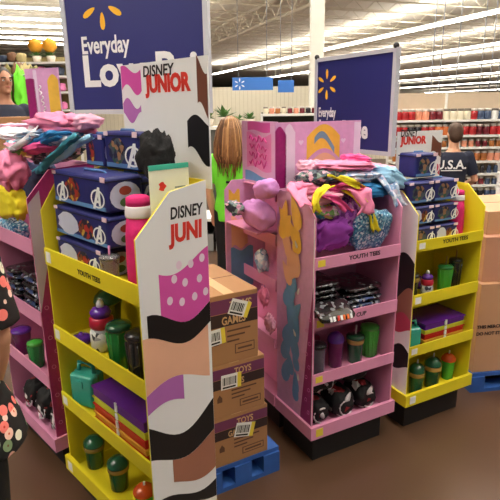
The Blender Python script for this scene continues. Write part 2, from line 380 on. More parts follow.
# ------------------------------------------------------------------ header cards
def header(label, F, u0, u1, v, z0, z1, m, th=.005):
    t = thing('header_card', label, 'header card', F.g(u0, v, z0), F.a)
    MB().bx(0, u1 - u0, 0, th, 0, z1 - z0).build('card', m, t); return t
hYL0 = YL.f.onv(120, 66, .31); HX1 = YL.f.onv(209, 120, .31).x
t = header('white header card with black and red lettering behind the tumbler stand at left', YL.f, hYL0.x, HX1, .31, 1.30, 1.703, WHT); H0 = hYL0.x
def on_card(px, py): q = YL.f.onv(px, py, .31); return q.x - H0, q.z - 1.30
a = on_card(143, 77); b_ = on_card(177, 77)
text('DISNEY', .05, INK, t, (a[0], -.0008, a[1]), FRONT, (b_[0] - a[0]) / .185, .001, .1)
a = on_card(147, 92); b_ = on_card(195, 89)
text('JUNIOR', .075, RED, t, (a[0], -.0008, a[1]), FRONT, (b_[0] - a[0]) / .285, .004)
def card_wave(t, m, x0, x1, lo, hi, name='printed_wave', y=-.0008, n=12):
    b = MB(); P = [(x0 + (x1 - x0) * k / n, y, lo(k / n)) for k in range(n + 1)] + [(x0 + (x1 - x0) * k / n, y, hi(k / n)) for k in range(n + 1)]
    b.add(P, [(k, k + 1, n + 2 + k, n + 1 + k) for k in range(n)]); return b.build(name, m, t)
a = on_card(121, 112); b_ = on_card(140, 62)
card_wave(t, HPINK, .004, b_[0], wv(b_[1] - .09, .02, 6, 0), wv(b_[1] - .02, .015, 5, 1)); card_wave(t, MAUVE, .004, b_[0] - .01, wv(a[1] - .02, .02, 6, 2), wv(a[1] + .03, .02, 6, 0))
a = on_card(198, 105); card_wave(t, mat('brown_print', (112, 66, 50), .4, .08), a[0], HX1 - H0 - .002, wv(a[1] - .02, .03, 3, 1), wv(a[1] + .12, .03, 3, 2))
a = on_card(190, 140); card_wave(t, INK, a[0] - .01, HX1 - H0 - .002, wv(a[1] - .05, .03, 4, 1), wv(a[1] + .06, .02, 4, 0))

hYR = [YR.f.onv(397, 150, .30), YR.f.onv(443, 130, .30)]
t = header('white header card with black and red lettering beside the navy shirt', YR.f, hYR[0].x, hYR[1].x, .30, 1.12, hYR[1].z, WHT)
def on_card2(px, py): q = YR.f.onv(px, py, .30); return q.x - hYR[0].x, q.z - 1.12
a = on_card2(400.5, 137); b_ = on_card2(419, 137); text('DISNEY', .05, INK, t, (a[0], -.0008, a[1]), FRONT, (b_[0] - a[0]) / .185, .0008, .1)
a = on_card2(401, 144.5); b_ = on_card2(428, 143.5); text('JUNIOR', .05, RED, t, (a[0], -.0008, a[1]), FRONT, (b_[0] - a[0]) / .19, .0025)
a = on_card2(430, 165); card_wave(t, mat('brown_print', (112, 66, 50)), a[0], hYR[1].x - hYR[0].x - .002, wv(a[1] + .05, .02, 3, 1), wv(a[1] + .13, .02, 3, 2))
card_wave(t, mat('rose_print', (196, 70, 96)), a[0], hYR[1].x - hYR[0].x - .002, wv(a[1] - .04, .02, 3, 1), wv(a[1] + .02, .02, 3, 2))

t = header('pink header card with golden ribbon print behind the clothes heap', PR.f, -.004, .455, .30, 1.15, 1.487, LAV)
card_wave(t, MAG, .0, .055, wv(.0, 0, 1, 0), wv(.3, .02, 4, 0)); card_wave(t, mat('pale_lilac_print', (226, 206, 230), .4, .1), .05, .10, wv(.0, 0, 1, 0), wv(.31, .02, 4, 0))
card_wave(t, GOLD, .16, .34, wv(.17, .05, 3.1, 0), wv(.27, .055, 3.1, 0)); card_wave(t, mat('steel_blue_print', (112, 146, 172), .4, .1), .2, .31, wv(.215, .05, 3.1, .5), wv(.245, .05, 3.1, .5), y=-.0014)
card_wave(t, PEACH, .19, .32, wv(.10, .02, 3.1, 0), wv(.17, .03, 3.1, 0)); card_wave(t, mat('pale_lilac_print', (226, 206, 230)), .42, .458, wv(.0, 0, 1, 0), wv(.33, 0, 1, 0))
for hx in (.13, .36):
    hp = [(hx + .0011 * 16 * math.sin(q) ** 3 * .75, -.0009, .25 + .0008 * (13 * math.cos(q) - 5 * math.cos(2 * q) - 2 * math.cos(3 * q) - math.cos(4 * q))) for q in [k * math.pi / 10 for k in range(20)]]
    MB().add(hp, [tuple(range(20))]).build('printed_heart', mat('pale_lilac_print', (226, 206, 230)), t)
MB().bx(.208, LB, .0, .126, 1.2, 1.205).build('top_board', PNK, bt)
C1 = Fr(*PR.f.g(.012, .64)[:2], BF.a)
t = header('narrow pink header card with magenta scroll print facing the green shirt', C1, 0, .33, 0, 1.2055, 1.49, mat('pale_pink_card', (226, 176, 214), .4, .1, 30))
card_wave(t, HPINK, .06, .27, wv(.24, .006, 6, 0), wv(.28, .003, 6, 0)); card_wave(t, SKYB, .03, .30, wv(.008, .004, 5, 0), wv(.045, .012, 5, 1))
for k in range(4):
    z = .205 - k * .036; MB().tube([(.08 + .16 * q / 14, -.002, z + .013 * math.sin(q * 1.7 + k) + .006 * math.sin(q * .9)) for q in range(15)], .004, 5).build('printed_scroll', mat('raspberry_print', (190, 48, 130), .4, .1), t)
card_wave(t, mat('rose_pink_print', (226, 128, 188), .4, .1), .05, .28, wv(.07, .01, 6, 0), wv(.225, .012, 6, 1), y=-.0004)
# pink header at left
hp0 = onY(30, 118, 2.75); HF = Fr(hp0.x, hp0.y, R(-20))
w1 = HF.onv(62, 110, 0).x
t = header('pink header card with golden print left of the navy sign', HF, 0, w1, 0, 1.2, HF.onv(45, 68, 0).z, LAV)
for x_ in (.02, w1 - .04): MB().bx(x_, x_ + .02, .005, .02, -1.2, .3).build('support_strut', WHT, t)
hh = HF.onv(45, 68, 0).z - 1.2
card_wave(t, MAG, .0, .055, wv(.0, 0, 1, 0), wv(hh - .05, .004, 3, 0)); card_wave(t, mat('pale_lilac_print', (226, 206, 230)), .05, .072, wv(.0, 0, 1, 0), wv(hh - .01, .004, 3, 0))
card_wave(t, GOLD, w1 - .07, w1 - .005, wv(.08, .03, 5, 0), wv(hh - .06, .03, 3, 0)); card_wave(t, SKYB, w1 - .05, w1 - .01, wv(.16, .02, 5, 0), wv(.2, .02, 5, 0), y=-.0014)
for k in range(3): MB().tube([(.085 + .008 * math.sin(q * 1.1) + .008 * k, -.002, hh - .08 - k * .05 - q * .005) for q in range(10)], .003, 5).build('printed_scroll', WINK, t)

# ------------------------------------------------------------------ navy price signs on poles
def spark(parent, c, L, m, sx=1):
    for k in range(6):
        a = math.pi / 2 + k * math.pi / 3; b = MB(); P = []
        for q in range(12):
            s_ = q / 12 * 2 * math.pi; r = L * (.72 + .34 * math.cos(s_)); wd = L * .105 * math.sin(s_) * (1.15 + .3 * math.cos(s_))
            P.append((c[0] + sx * (r * math.cos(a) - wd * math.sin(a)), -.0012, c[1] + r * math.sin(a) + wd * math.cos(a)))
        b.add(P, [tuple(range(12))]); b.build('spark_ray', m, parent)
def sign(label, F, W, z0, z1, foot):
    t = thing('price_sign', label, 'sign', F.g(0, 0, 0), F.a)
    p = MB().bx(0, W, 0, .012, z0, z1).build('board', NAVY, t)
    fr = MB(); r = .011
    for x in (0, W): fr.bx(x - r, x + r, -.006, .02, z0 - .02, z1 + .02)
    fr.bx(0, W, -.004, .018, z1, z1 + .02); fr.bx(0, W, -.004, .018, z0 - .02, z0); fr.build('frame', mat('pale_frame', (196, 198, 206), .4, .05), t)
    for x in (0, W): MB().ball((x, 0, z1 + .026), .014).build('clip', BLK, t, True)
    MB().tube([(foot, .03, .02), (foot, .03, z1)], .014, 10).build('pole', STEEL, t, True)
    MB().lathe([(.14, 0), (.14, .012), (.03, .03)], 24, (foot, .03, 0)).build('base', STEEL, t, True)
    return t
A0 = onY(62, 0, 2.5); SF = Fr(A0.x, A0.y, R(-20)); WL = SF.onv(207, 60, 0).x
t = sign('large navy sign with yellow spark behind the lunch box stand at left', SF, WL, 1.55, 2.32, .35)
q0 = SF.onv(82, 54, 0); q1 = SF.onv(134, 51, 0); text('Everyday', .1, WINK, t, (q0.x, -.001, q0.z), FRONT, (q1.x - q0.x) / .395, .0022)
q0 = SF.onv(84, 86, 0); text('Low Pri', .18, WINK, t, (q0.x, -.001, q0.z), FRONT, 1.0, .006)
q0 = SF.onv(101, 2, 0); spark(t, (q0.x, q0.z), .105, SPARK, 1)
RF = Fr(*PR.f.g(.62, 0)[:2], R(27.8 - 90))     # its face looks to the left
s0 = RF.onv(317, 62, 0); s1 = RF.onv(396, 52, 0); zb_ = RF.onv(389, 152, 0).z
SF2 = Fr(*RF.g(s0.x, 0)[:2], RF.a); W2 = s1.x - s0.x
t = sign('navy sign with yellow spark behind the pink header card at right', SF2, W2, zb_, (s0.z + s1.z) / 2, W2 * .45)
q0 = SF2.onv(318.5, 116.5, 0); q1 = SF2.onv(338, 115, 0); text('Everyday', .07, WINK, t, (q0.x, -.001, q0.z), FRONT, (q1.x - q0.x) / .287, .0018)
q0 = SF2.onv(318.5, 135, 0); q1 = SF2.onv(371, 137.5, 0); text('Low Price', .12, WINK, t, (q0.x, -.001, q0.z), FRONT, (q1.x - q0.x) / .52, .004)
q0 = SF2.onv(327, 84.5, 0); spark(t, (q0.x, q0.z), .075, SPARK, 1.15)

# ================================================================== lunch boxes with the white ring emblem
LNAVY = mat('navy_fabric', (34, 38, 104), .5, .25, 30, .1); LBL = mat('light_blue_trim', (92, 136, 190), .5, .1)
OVAL = mat('silver_lilac', (196, 200, 222), .4, .12, 20); TAGP = mat('pink_white_tag', (236, 206, 214), .5, .05); TAGR = mat('red_tag', (190, 40, 50), .5, .05)
PRN = [patch_mat('print_a', [(30, 30, 60), (120, 60, 30), (160, 40, 36), (200, 160, 60), (30, 30, 50)], 55),
       patch_mat('print_b', [(26, 28, 60), (70, 80, 90), (150, 110, 80), (40, 90, 60), (26, 26, 40)], 55)]
def emblem_mesh():
    b = MB(); n = 24
    for k in range(n):
        a0, a1 = 2 * math.pi * k / n + .4, 2 * math.pi * (k + 1) / n + .4
        b.add([(.82 * math.cos(a0), 0, .82 * math.sin(a0)), (math.cos(a0), 0, math.sin(a0)), (math.cos(a1), 0, math.sin(a1)), (.8 * math.cos(a1), 0, .8 * math.sin(a1))], [(0, 1, 2, 3)])
    b.add([(-.78, -.02, -1.1), (-.42, -.02, -1.1), (.30, -.02, .75), (.30, -.02, 1.25), (.10, -.02, 1.25)], [(0, 1, 2, 3, 4)])
    b.add([(.10, -.02, 1.25), (.42, -.02, 1.25), (.46, -.02, -.72), (.14, -.02, -.72)], [(0, 1, 2, 3)])
    b.add([(-.3, -.02, -.42), (.3, -.02, -.42), (.3, -.02, -.14), (-.2, -.02, -.14)], [(0, 1, 2, 3)])
    return b.mesh('emblem', mat('emblem_white', (238, 240, 240), .4, .02))
EMB = emblem_mesh()
def lunch_box(U, u0, u1, v0, z0, h, d, label, style=0, group=None, em=True):
    w_ = u1 - u0; t = thing('lunch_box', label, 'lunch box', U.f.g((u0 + u1) / 2, v0, z0), U.yaw, group)
    MB().bx(-w_ / 2, w_ / 2, 0, d, 0, h).build('body', LNAVY, t, bevel=.012, seg=3)
    MB().bx(-w_ / 2 + .01, w_ / 2 - .01, -.0015, .002, h * .06, h * .17).build('trim_strip', LBL, t)
    z = MB()
    z.bx(-w_ / 2 - .001, w_ / 2 + .001, -.001, d + .001, h * .86, h * .9); z.build('zip', mat('dark_zip', (20, 22, 52), .5, .1), t)
    def blob(cx, cz, rx, rz, m, name, y=-.002):
        P = [(cx + rx * math.cos(q * math.pi / 8) * (1 + .12 * math.sin(q * 3)), y, cz + rz * math.sin(q * math.pi / 8)) for q in range(16)]
        MB().add(P, [tuple(range(16))]).build(name, m, t)
    if style == 0: blob(-.02 * w_ / .2, h * .5, w_ * .14, h * .36, PRN[0], 'printed_patch')
    elif style == 1: blob(-w_ * .22, h * .48, w_ * .2, h * .38, OVAL, 'printed_oval'); blob(w_ * .12, h * .45, w_ * .14, h * .33, PRN[0], 'printed_patch')
    else: blob(-w_ * .1, h * .5, w_ * .25, h * .35, PRN[1], 'printed_patch')
    if em:
        s_ = h * .27; EX = 1.45 if U is YL else 1.1; link_mesh('emblem', EMB, t, (w_ * .36, -.003, h * .38), (0, 0, 0), (s_ * EX, s_, s_))
        if style == 0 and w_ > .2: link_mesh('emblem', EMB, t, (-w_ * .3, -.003, h * .36), (0, 0, 0), (s_ * EX, s_, s_))
    # right end: lilac oval with two blotches, and a tag near the top corner
    P = [(w_ / 2 + .0012, d * .5 + d * .42 * math.cos(q * math.pi / 8), h * .45 + h * .4 * math.sin(q * math.pi / 8)) for q in range(16)]
    MB().add(P, [tuple(range(16))]).build('end_oval', OVAL, t)
    for cz, pc in ((.6, mat('rust_print', (150, 60, 44), .5, .2)), (.27, mat('moss_print', (84, 110, 62), .5, .2))):
        P = [(w_ / 2 + .002, d * .5 + d * .17 * math.cos(q * math.pi / 6), h * cz + h * .13 * math.sin(q * math.pi / 6)) for q in range(12)]
        MB().add(P, [tuple(range(12))]).build('printed_patch', pc, t)
    MB().bx(w_ * .5 - .03, w_ * .5 - .003, -.0025, 0, h * .86, h * 1.0).build('tag', TAGP, t)
    MB().bx(-w_ * .5 + .004, -w_ * .5 + .03, -.0025, 0, h * .88, h * .99).build('tag', TAGP, t)
    MB().tube([(-w_ * .2, d * .5, h - .002), (-w_ * .18, d * .5, h + .005), (w_ * .18, d * .5, h + .005), (w_ * .2, d * .5, h - .002)], .004, 6).build('handle', LBL, t, True)
    return t
# left stand: stacked rows rising to the rear
zt = YL.z[0]
lunch_box(YL, .02, .35, .04, zt, .10, .13, 'wide navy lunch box at the bottom of the left stack', 1)
lunch_box(YL, .015, .40, .045, zt + .112, .105, .13, 'wide navy lunch box lying on the bottom one of the left stack', 1)
lunch_box(YL, .02, .40, .05, zt + .229, .115, .135, 'wide navy lunch box with two white ring emblems, on the left stack', 0)
lunch_box(YL, .16, .38, .19, zt + .229 + .118, .13, .064, 'navy lunch box with one ring emblem standing highest at the rear of the left stack', 2)
lunch_box(YL, .012, .15, .19, zt + .229 + .118, .115, .064, 'small navy lunch box with red print beside the pink clothes', 0, em=False)
lunch_box(YL, .16, .38, .19, zt, .13, .064, 'navy lunch box at the rear foot of the left stack', 2); lunch_box(YL, .16, .38, .19, zt + .142, .19, .064, 'navy lunch box in the rear middle of the left stack', 2)
lunch_box(YL, .012, .15, .19, zt, .13, .064, 'small navy lunch box at the rear foot of the left stack', 2, em=False); lunch_box(YL, .012, .15, .19, zt + .142, .19, .064, 'small navy lunch box in the rear middle of the left stack', 2, em=False)
# right stand
zt = YR.z[0]
lunch_box(YR, .02, .17, .06, zt, .085, .12, 'navy lunch box in the bottom row at right, nearest the white panel', 2)
lunch_box(YR, .175, .325, .06, zt, .085, .12, 'navy lunch box in the bottom row at right, nearest the magenta roll', 1)
lunch_box(YR, .02, .165, .07, zt + .097, .085, .12, 'navy lunch box with silver oval in the middle row at right', 1)
lunch_box(YR, .17, .325, .07, zt + .097, .085, .12, 'navy lunch box with dark print in the middle row at right', 2)
lunch_box(YR, .01, .165, .08, zt + .194, .10, .12, 'navy lunch box in the third row at right, nearest the clothes', 2)
lunch_box(YR, .17, .325, .08, zt + .194, .10, .12, 'navy lunch box in the third row at right, beside the magenta roll', 2)
lunch_box(YR, .08, .22, .12, zt + .306, .11, .11, 'single navy lunch box on top of the stack before the white header card', 2)

# ================================================================== other goods of the left yellow stand, top tray
DMAG = mat('magenta_fleece', (206, 26, 108), .8, .15, 60, .3); BFL = mat('black_fleece', (18, 16, 18), .9, .3, 60, .4)
def roll(U, u, v, z, r, h, label, lean=0):
    t = thing('fleece_roll', label, 'fleece', U.f.g(u, v, z), U.yaw)
    MB().lathe([(r * .9, 0), (r, .01), (r * 1.02, h * .3), (r * .95, h * .6), (r * .8, h * .8)], 18).build('roll', DMAG, t, True)
    MB().lathe([(r * .86, h * .78), (r * .9, h * .8), (r * .86, h * .88), (r * .8, h * .9)], 18).build('white_band', mat('white_fleece', (230, 224, 226), .9, .1), t, True)
    MB().lathe([(r * .8, h * .88), (r * .78, h * .98), (r * .5, h)], 18).build('neck', DMAG, t, True)
    t.rotation_euler.x = lean; return t
q = YL.f.onv(139, 215, .085); roll(YL, q.x, .085, YL.z[0], .047, .30, 'magenta fleece roll with white band beside the pale folder')
roll(YR, .375, .12, YR.z[0], .04, .23, 'magenta fleece roll with white band inside the right yellow stand')
q = YL.f.onv(139, 163, .19)
tag(soft('black_fleece', (.12, .10, .15), BFL, YL.f.g(.485, .19, q.z - .06), YL.yaw, e=.8, amp=.3, freq=4, seed=3), 'black fluffy fleece bundle above the magenta roll at left', 'fleece')
tag(soft('black_fleece', (.11, .09, q.z - .075 - YL.z[0]), BFL, YL.f.g(.485, .195, YL.z[0]), YL.yaw, e=.5, amp=.1, freq=4, seed=5), 'black fleece bundle in the left tray under the fluffy one', 'fleece')
# pale folder card leaning inside the right panel
F0 = YL.f
UF = .60; q0 = F0.onu(150, 200, UF); q1 = F0.onu(188, 178, UF); qt = F0.onu(168, 165, UF); zf = YL.z[0]; wf = q1.y - q0.y; hf = qt.z - zf
t = thing('folder_card', 'cream folder card with teal top edge leaning beside the white panel', 'card', F0.g(UF, q0.y, zf), YL.yaw)
MB().bx(0, .004, 0, wf, 0, hf).build('sheet', mat('cream_card', (240, 240, 214), .5, .03), t)
MB().bx(-.0008, .0048, 0, wf, hf - .012, hf + .003).build('top_edge', mat('teal_card', (70, 186, 160), .5, .05), t)
MB().add([(.0046, wf * .3 + .012 * math.cos(q * math.pi / 5) * (1 + .3 * math.cos(q * math.pi)), hf - .06 + .014 * math.sin(q * math.pi / 5)) for q in range(10)], [tuple(range(10))]).build('printed_flower', RED, t)
for zz in (hf - .07, hf - .085): MB().bx(.004, .0046, wf * .62, wf * .9, zz, zz + .005).build('printed_line', mat('grey_ink', (140, 150, 140), .5, .05), t)
# ------------------------------------------------------------------ tumblers, bottles
def plastic(name, rgb, tr=.15): return mat(name, rgb, .12, .1, 20, coat=.5, trans=tr)
def tumbler(U, px, py, k, h, r, body, lid, label, straw=None, dome=False, cup_waist=0, group=None, ridges=0, at=None):
    if U in (PR, YR): h *= 1.28; r *= 1.08
    P = U.f.onz(px, py, U.z[k])
    if at: P = Vector((at[0], at[1], 0))
    P.x = max(r + .01, min(U.w - r - .01, P.x)); P.y = max(r + .006, min(U.D - r - .012, P.y))
    t = thing('tumbler', label, 'tumbler', U.f.g(P.x, P.y, U.z[k]), U.yaw, group)
    pr = [(r * .78, 0), (r * .82, .004), (r * (.86 - cup_waist), h * .35), (r * .98, h * .72), (r, h * .74)]
    MB().lathe(pr, 22).build('cup', body, t, True)
    if ridges:
        g = MB()
        for q in range(ridges): a = 2 * math.pi * q / ridges; g.tube([(r * .82 * math.cos(a), r * .82 * math.sin(a), .006), (r * (.88 - cup_waist) * math.cos(a), r * (.88 - cup_waist) * math.sin(a), h * .35), (r * math.cos(a), r * math.sin(a), h * .7)], r * .07, 5)
        g.build('ribs', body, t, True)
    if lid is AMB:
        lid = body; MB().lathe([(r * .985, h * .60), (r * 1.0, h * .62), (r * 1.03, h * .74), (r * .99, h * .745)], 22).build('band', AMB, t, True)
    if dome: MB().lathe([(r * 1.04, h * .74), (r * 1.04, h * .77), (r * .95, h * .86), (r * .6, h * .96), (r * .25, h)], 22).build('lid', lid, t, True)
    else: MB().lathe([(r * 1.05, h * .74), (r * 1.05, h * .8), (r * .9, h * .84), (r * .35, h * .86)], 22).build('lid', lid, t, True)
    if straw: MB().tube([(0, 0, h * .8), (.003, 0, h * 1.12)], .004, 8).build('straw', straw, t, True)
    return t
GRN = plastic('green_plastic', (40, 150, 70)); DGRN = plastic('dark_green_plastic', (36, 96, 66)); DKP = plastic('smoke_plastic', (44, 48, 50))
BGRN = plastic('bright_green_plastic', (76, 190, 70)); PUR = plastic('purple_plastic', (104, 48, 170), .1); ORG = plastic('orange_plastic', (232, 92, 40), .1)
TEAL = plastic('teal_plastic', (60, 176, 160), .1); WSTR = mat('white_straw', (236, 236, 230), .3, .02); PSTR = mat('pink_straw', (220, 140, 190), .3, .03)
AMB = plastic('amber_plastic', (170, 140, 70)); CLR = plastic('clear_plastic', (214, 210, 214), .75)
tumbler(YL, 82, 322, 1, .19, .052, DKP, DGRN, 'smoky dome tumbler at the far end of the second left shelf', dome=True, at=(.13, .165))
P = YL.f.onz(80, 336, YL.z[1]); t = thing('purple_lid', 'purple round lid lying in front of the smoky tumbler', 'lid', YL.f.g(.115, .05, YL.z[1]), YL.yaw)
MB().lathe([(.036, 0), (.04, .01), (.04, .022), (.03, .03), (.012, .032)], 22).build('cap', PUR, t, True); MB().ball((0, 0, .034), .01).build('knob', PUR, t, True)
P = YL.f.onz(104, 348, YL.z[1])
def squeeze_bottle(U, P, label, k, s=1):
    t = thing('squeeze_bottle', label, 'bottle', U.f.g(P.x, max(.045, P.y), U.z[k]), U.yaw)
    MB().lathe([(.03 * s, 0), (.036 * s, .008 * s), (.036 * s, .055 * s), (.03 * s, .07 * s)], 20).build('body', patch_mat('bottle_print', [(214, 214, 220), (160, 160, 170), (60, 60, 70), (226, 226, 226)], 60), t, True)
    MB().lathe([(.031 * s, .068 * s), (.036 * s, .078 * s), (.035 * s, .098 * s), (.028 * s, .105 * s)], 20).build('red_band', mat('crimson_plastic', (190, 30, 64), .3, .05), t, True)
    MB().lathe([(.03 * s, .104 * s), (.032 * s, .118 * s), (.02 * s, .132 * s)], 20).build('cap', PUR, t, True)
    MB().lathe([(.011 * s, .13 * s), (.011 * s, .142 * s), (.006 * s, .152 * s)], 14).build('spout', WINK, t, True)
squeeze_bottle(YL, P, 'grey, red and purple squeeze bottle with white spout on left yellow stand', 1, 1.25)
tumbler(YL, 122, 366, 1, .19, .043, GRN, DGRN, 'green ribbed tumbler on the second left shelf', ridges=10)
tumbler(YL, 140, 382, 1, .21, .042, DKP, DKP, 'smoky ribbed tumbler against the white panel at left', ridges=10)
tumbler(YL, 117, 276, 0, .115, .032, CLR, CLR, 'clear tumbler with pink straw before the lunch boxes', PSTR, at=(.40, .042))
tumbler(YL, 96, 465, 3, .14, .042, DGRN, AMB, 'dark green tumbler with amber lid farthest along the bottom left shelf', dome=True)
tumbler(YL, 120, 487, 3, .14, .042, DGRN, AMB, 'dark green tumbler with amber lid in the middle of the bottom left shelf', dome=True)
tumbler(YL, 146, 512, 3, .12, .04, BGRN, ORG, 'green tumbler with round orange lid on the bottom left shelf', WSTR, dome=True)
# teal case + bento stack
def teal_case(U, u, v, k, s, label, rz=0):
    t = thing('lunch_case', label, 'lunch case', U.f.g(u, v, U.z[k]), U.yaw + rz)
    MB().bx(-.05 * s, .05 * s, -.035 * s, .035 * s, 0, .12 * s).build('shell', TEAL, t, bevel=.012 * s, seg=3)
    MB().bx(-.052 * s, .052 * s, -.003, .003, .004, .118 * s).build('seam', mat('dark_teal_plastic', (30, 120, 108), .3, .05), t)
    MB().tube([(-.035 * s, 0, .115 * s), (-.03 * s, 0, .15 * s), (.03 * s, 0, .15 * s), (.035 * s, 0, .115 * s)], .008 * s, 8).build('handle', TEAL, t, True)
    MB().bx(-.012 * s, .012 * s, -.04 * s, -.034 * s, .075 * s, .1 * s).build('latch', TEAL, t)
P = YL.f.onz(84, 408, YL.z[2]); teal_case(YL, .075, .075, 2, 1.15, 'teal lunch case with carrying handle beside the stacked trays at left', R(20))
BCOL = [('red', (196, 34, 36)), ('orange', (238, 176, 70)), ('red', (196, 34, 36)), ('lime', (214, 214, 60)), ('purple', (100, 36, 146))]
def bento(U, u, v, k, w_, d, hs, where):
    z = U.z[k]
    for i, (cn, rgb) in enumerate(BCOL):
        h = hs[i]; t = thing('storage_tray', f'{cn} plastic tray, {["lowest", "second", "third", "fourth", "top"][i]} of the stack {where}', 'tray', U.f.g(u, v, z), U.yaw)
        m = plastic(cn + '_tray', rgb, .05)
        MB().bx(-w_ / 2, w_ / 2, -d / 2, d / 2, 0, h * .82).build('body', m, t, bevel=.004)
        MB().bx(-w_ / 2 - .003, w_ / 2 + .003, -d / 2 - .003, d / 2 + .003, h * .82, h).build('rim', m, t)
        MB().bx(-.006, .006, -d / 2 - .006, -d / 2 - .001, h * .2, h).build('clasp', WINK, t)
        z += h
bento(YL, .40, .12, 2, .34, .20, (.032, .026, .034, .028, .042), 'on the left yellow stand')
# right yellow stand, lower shelves
tumbler(YR, 421, 293, 1, .12, .028, DKP, AMB, 'slim smoky tumbler nearest the white panel, right yellow stand', cup_waist=.1, at=(.065, .07))
squeeze_bottle(YR, Vector((.16, .07, 0)), 'grey, red and purple squeeze bottle with white spout on right yellow stand', 1, .85)
tumbler(YR, 454, 284, 1, .125, .033, BGRN, GRN, 'bright green ribbed tumbler in the middle of the right yellow stand', AMB, ridges=10, at=(0.29, 0.08))
tumbler(YR, 467, 278, 1, .14, .03, DKP, DKP, 'tall smoky tumbler at the far right of the yellow stand', AMB, ridges=10, at=(0.382, 0.1))
P = YR.f.onz(443, 283, YR.z[1]); t = thing('purple_lid', 'purple round lid lying between bottle and green tumbler at right', 'lid', YR.f.g(.235, .19, YR.z[1]), YR.yaw)
MB().lathe([(.046, 0), (.05, .01), (.05, .03), (.03, .045), (.012, .046)], 22).build('cap', PUR, t, True); MB().ball((0, 0, .048), .01).build('knob', PUR, t, True)
teal_case(YR, .068, .07, 2, .95, 'teal lunch case with carrying handle beside the stacked trays at right', R(-12))
bento(YR, .265, .12, 2, .27, .18, (.022, .02, .028, .022, .032), 'on the right yellow stand')
tumbler(YR, 415, 393, 3, .13, .036, DGRN, AMB, 'dark green tumbler nearest the white panel, bottom right shelf', WSTR, dome=True)
tumbler(YR, 431, 386, 3, .13, .04, DGRN, AMB, 'dark green tumbler with amber lid in the middle, bottom right shelf', WSTR, dome=True)
tumbler(YR, 448, 377, 3, .11, .034, BGRN, ORG, 'green tumbler with orange lid and white straw, bottom right shelf', WSTR, dome=True)

# ================================================================== clothes
CM = {k: mat('cloth_' + k, v, .8, .16, 25, .35) for k, v in dict(
    pink=(244, 138, 176), palepink=(246, 176, 202), hot=(232, 84, 150), yellow=(244, 222, 40), blue=(46, 132, 190), paleblue=(150, 196, 226),
    white=(230, 226, 232), purple=(156, 62, 176), lilac=(206, 138, 206), navy=(40, 48, 84), grey=(120, 122, 130), teal=(60, 140, 160)).items()}
CM['glitter'] = patch_mat('glitter_blue', [(70, 130, 170), (150, 200, 220), (40, 100, 150), (220, 236, 240), (90, 160, 190)], 120, .3)
CM['pattern'] = patch_mat('dark_pattern', [(30, 40, 60), (60, 90, 100), (200, 150, 170), (30, 34, 50), (110, 130, 120)], 60)
CM['stripe'] = patch_mat('multi_print', [(236, 150, 180), (240, 226, 120), (60, 150, 180), (230, 226, 230), (120, 170, 90)], 45)
CM['purpleprint'] = patch_mat('purple_print', [(130, 44, 150), (180, 100, 190), (110, 36, 120), (200, 140, 200)], 70)
CM['palepatch'] = patch_mat('pale_patch', [(240, 214, 190), (246, 226, 200), (90, 60, 90), (250, 230, 180)], 40)
CM['silver'] = patch_mat('silver_film', [(170, 190, 214), (220, 226, 236), (120, 150, 190), (200, 190, 210)], 50, .25)
def cloth(U, px, py, v, dims, c, label, rz=0, tilt=(0, 0), e=.5, amp=.3, freq=4, seed=0, folds=3, cat='garment', name='folded_garment', part=None):
    q = U.f.onv(px, py, v); P = U.f.g(q.x, v, q.z - dims[2] / 2)
    o = soft(name, dims, CM[c], P, U.yaw + R(rz), (R(tilt[0]), R(tilt[1])), e, amp, freq, seed, None, folds)
    if hasattr(U, 'lip'):                      # keep it inside the tray it lies in
        ca, sa = math.cos(R(rz)), math.sin(R(rz)); q = U.f.l(P)
        L = [Vector((p_.co.x * ca - p_.co.y * sa, p_.co.x * sa + p_.co.y * ca, p_.co.z)) for p_ in o.data.vertices]
        lo = [min(p_[i] for p_ in L) for i in range(3)]; hi = [max(p_[i] for p_ in L) for i in range(3)]
        fit = min(1, (U.w - .026) / (hi[0] - lo[0]), (U.D - .03) / (hi[1] - lo[1]))
        wing = U.z[0] + .18
        if q.z < wing:
            if fit < 1: o.data.transform(Matrix.Diagonal((fit, fit, 1, 1))); lo = [lo[0] * fit, lo[1] * fit, lo[2]]; hi = [hi[0] * fit, hi[1] * fit, hi[2]]
            q.x = max(q.x, .012 - lo[0]); q.x = min(q.x, U.w - .012 - hi[0])
            if q.z < U.lip: q.y = max(q.y, .008 - lo[1])
        q.y = min(q.y, U.D - .014 - hi[1]); q.z = max(q.z, U.z[0]); o.location = U.f.g(q.x, q.y, q.z)
    return tag(o, label, cat)
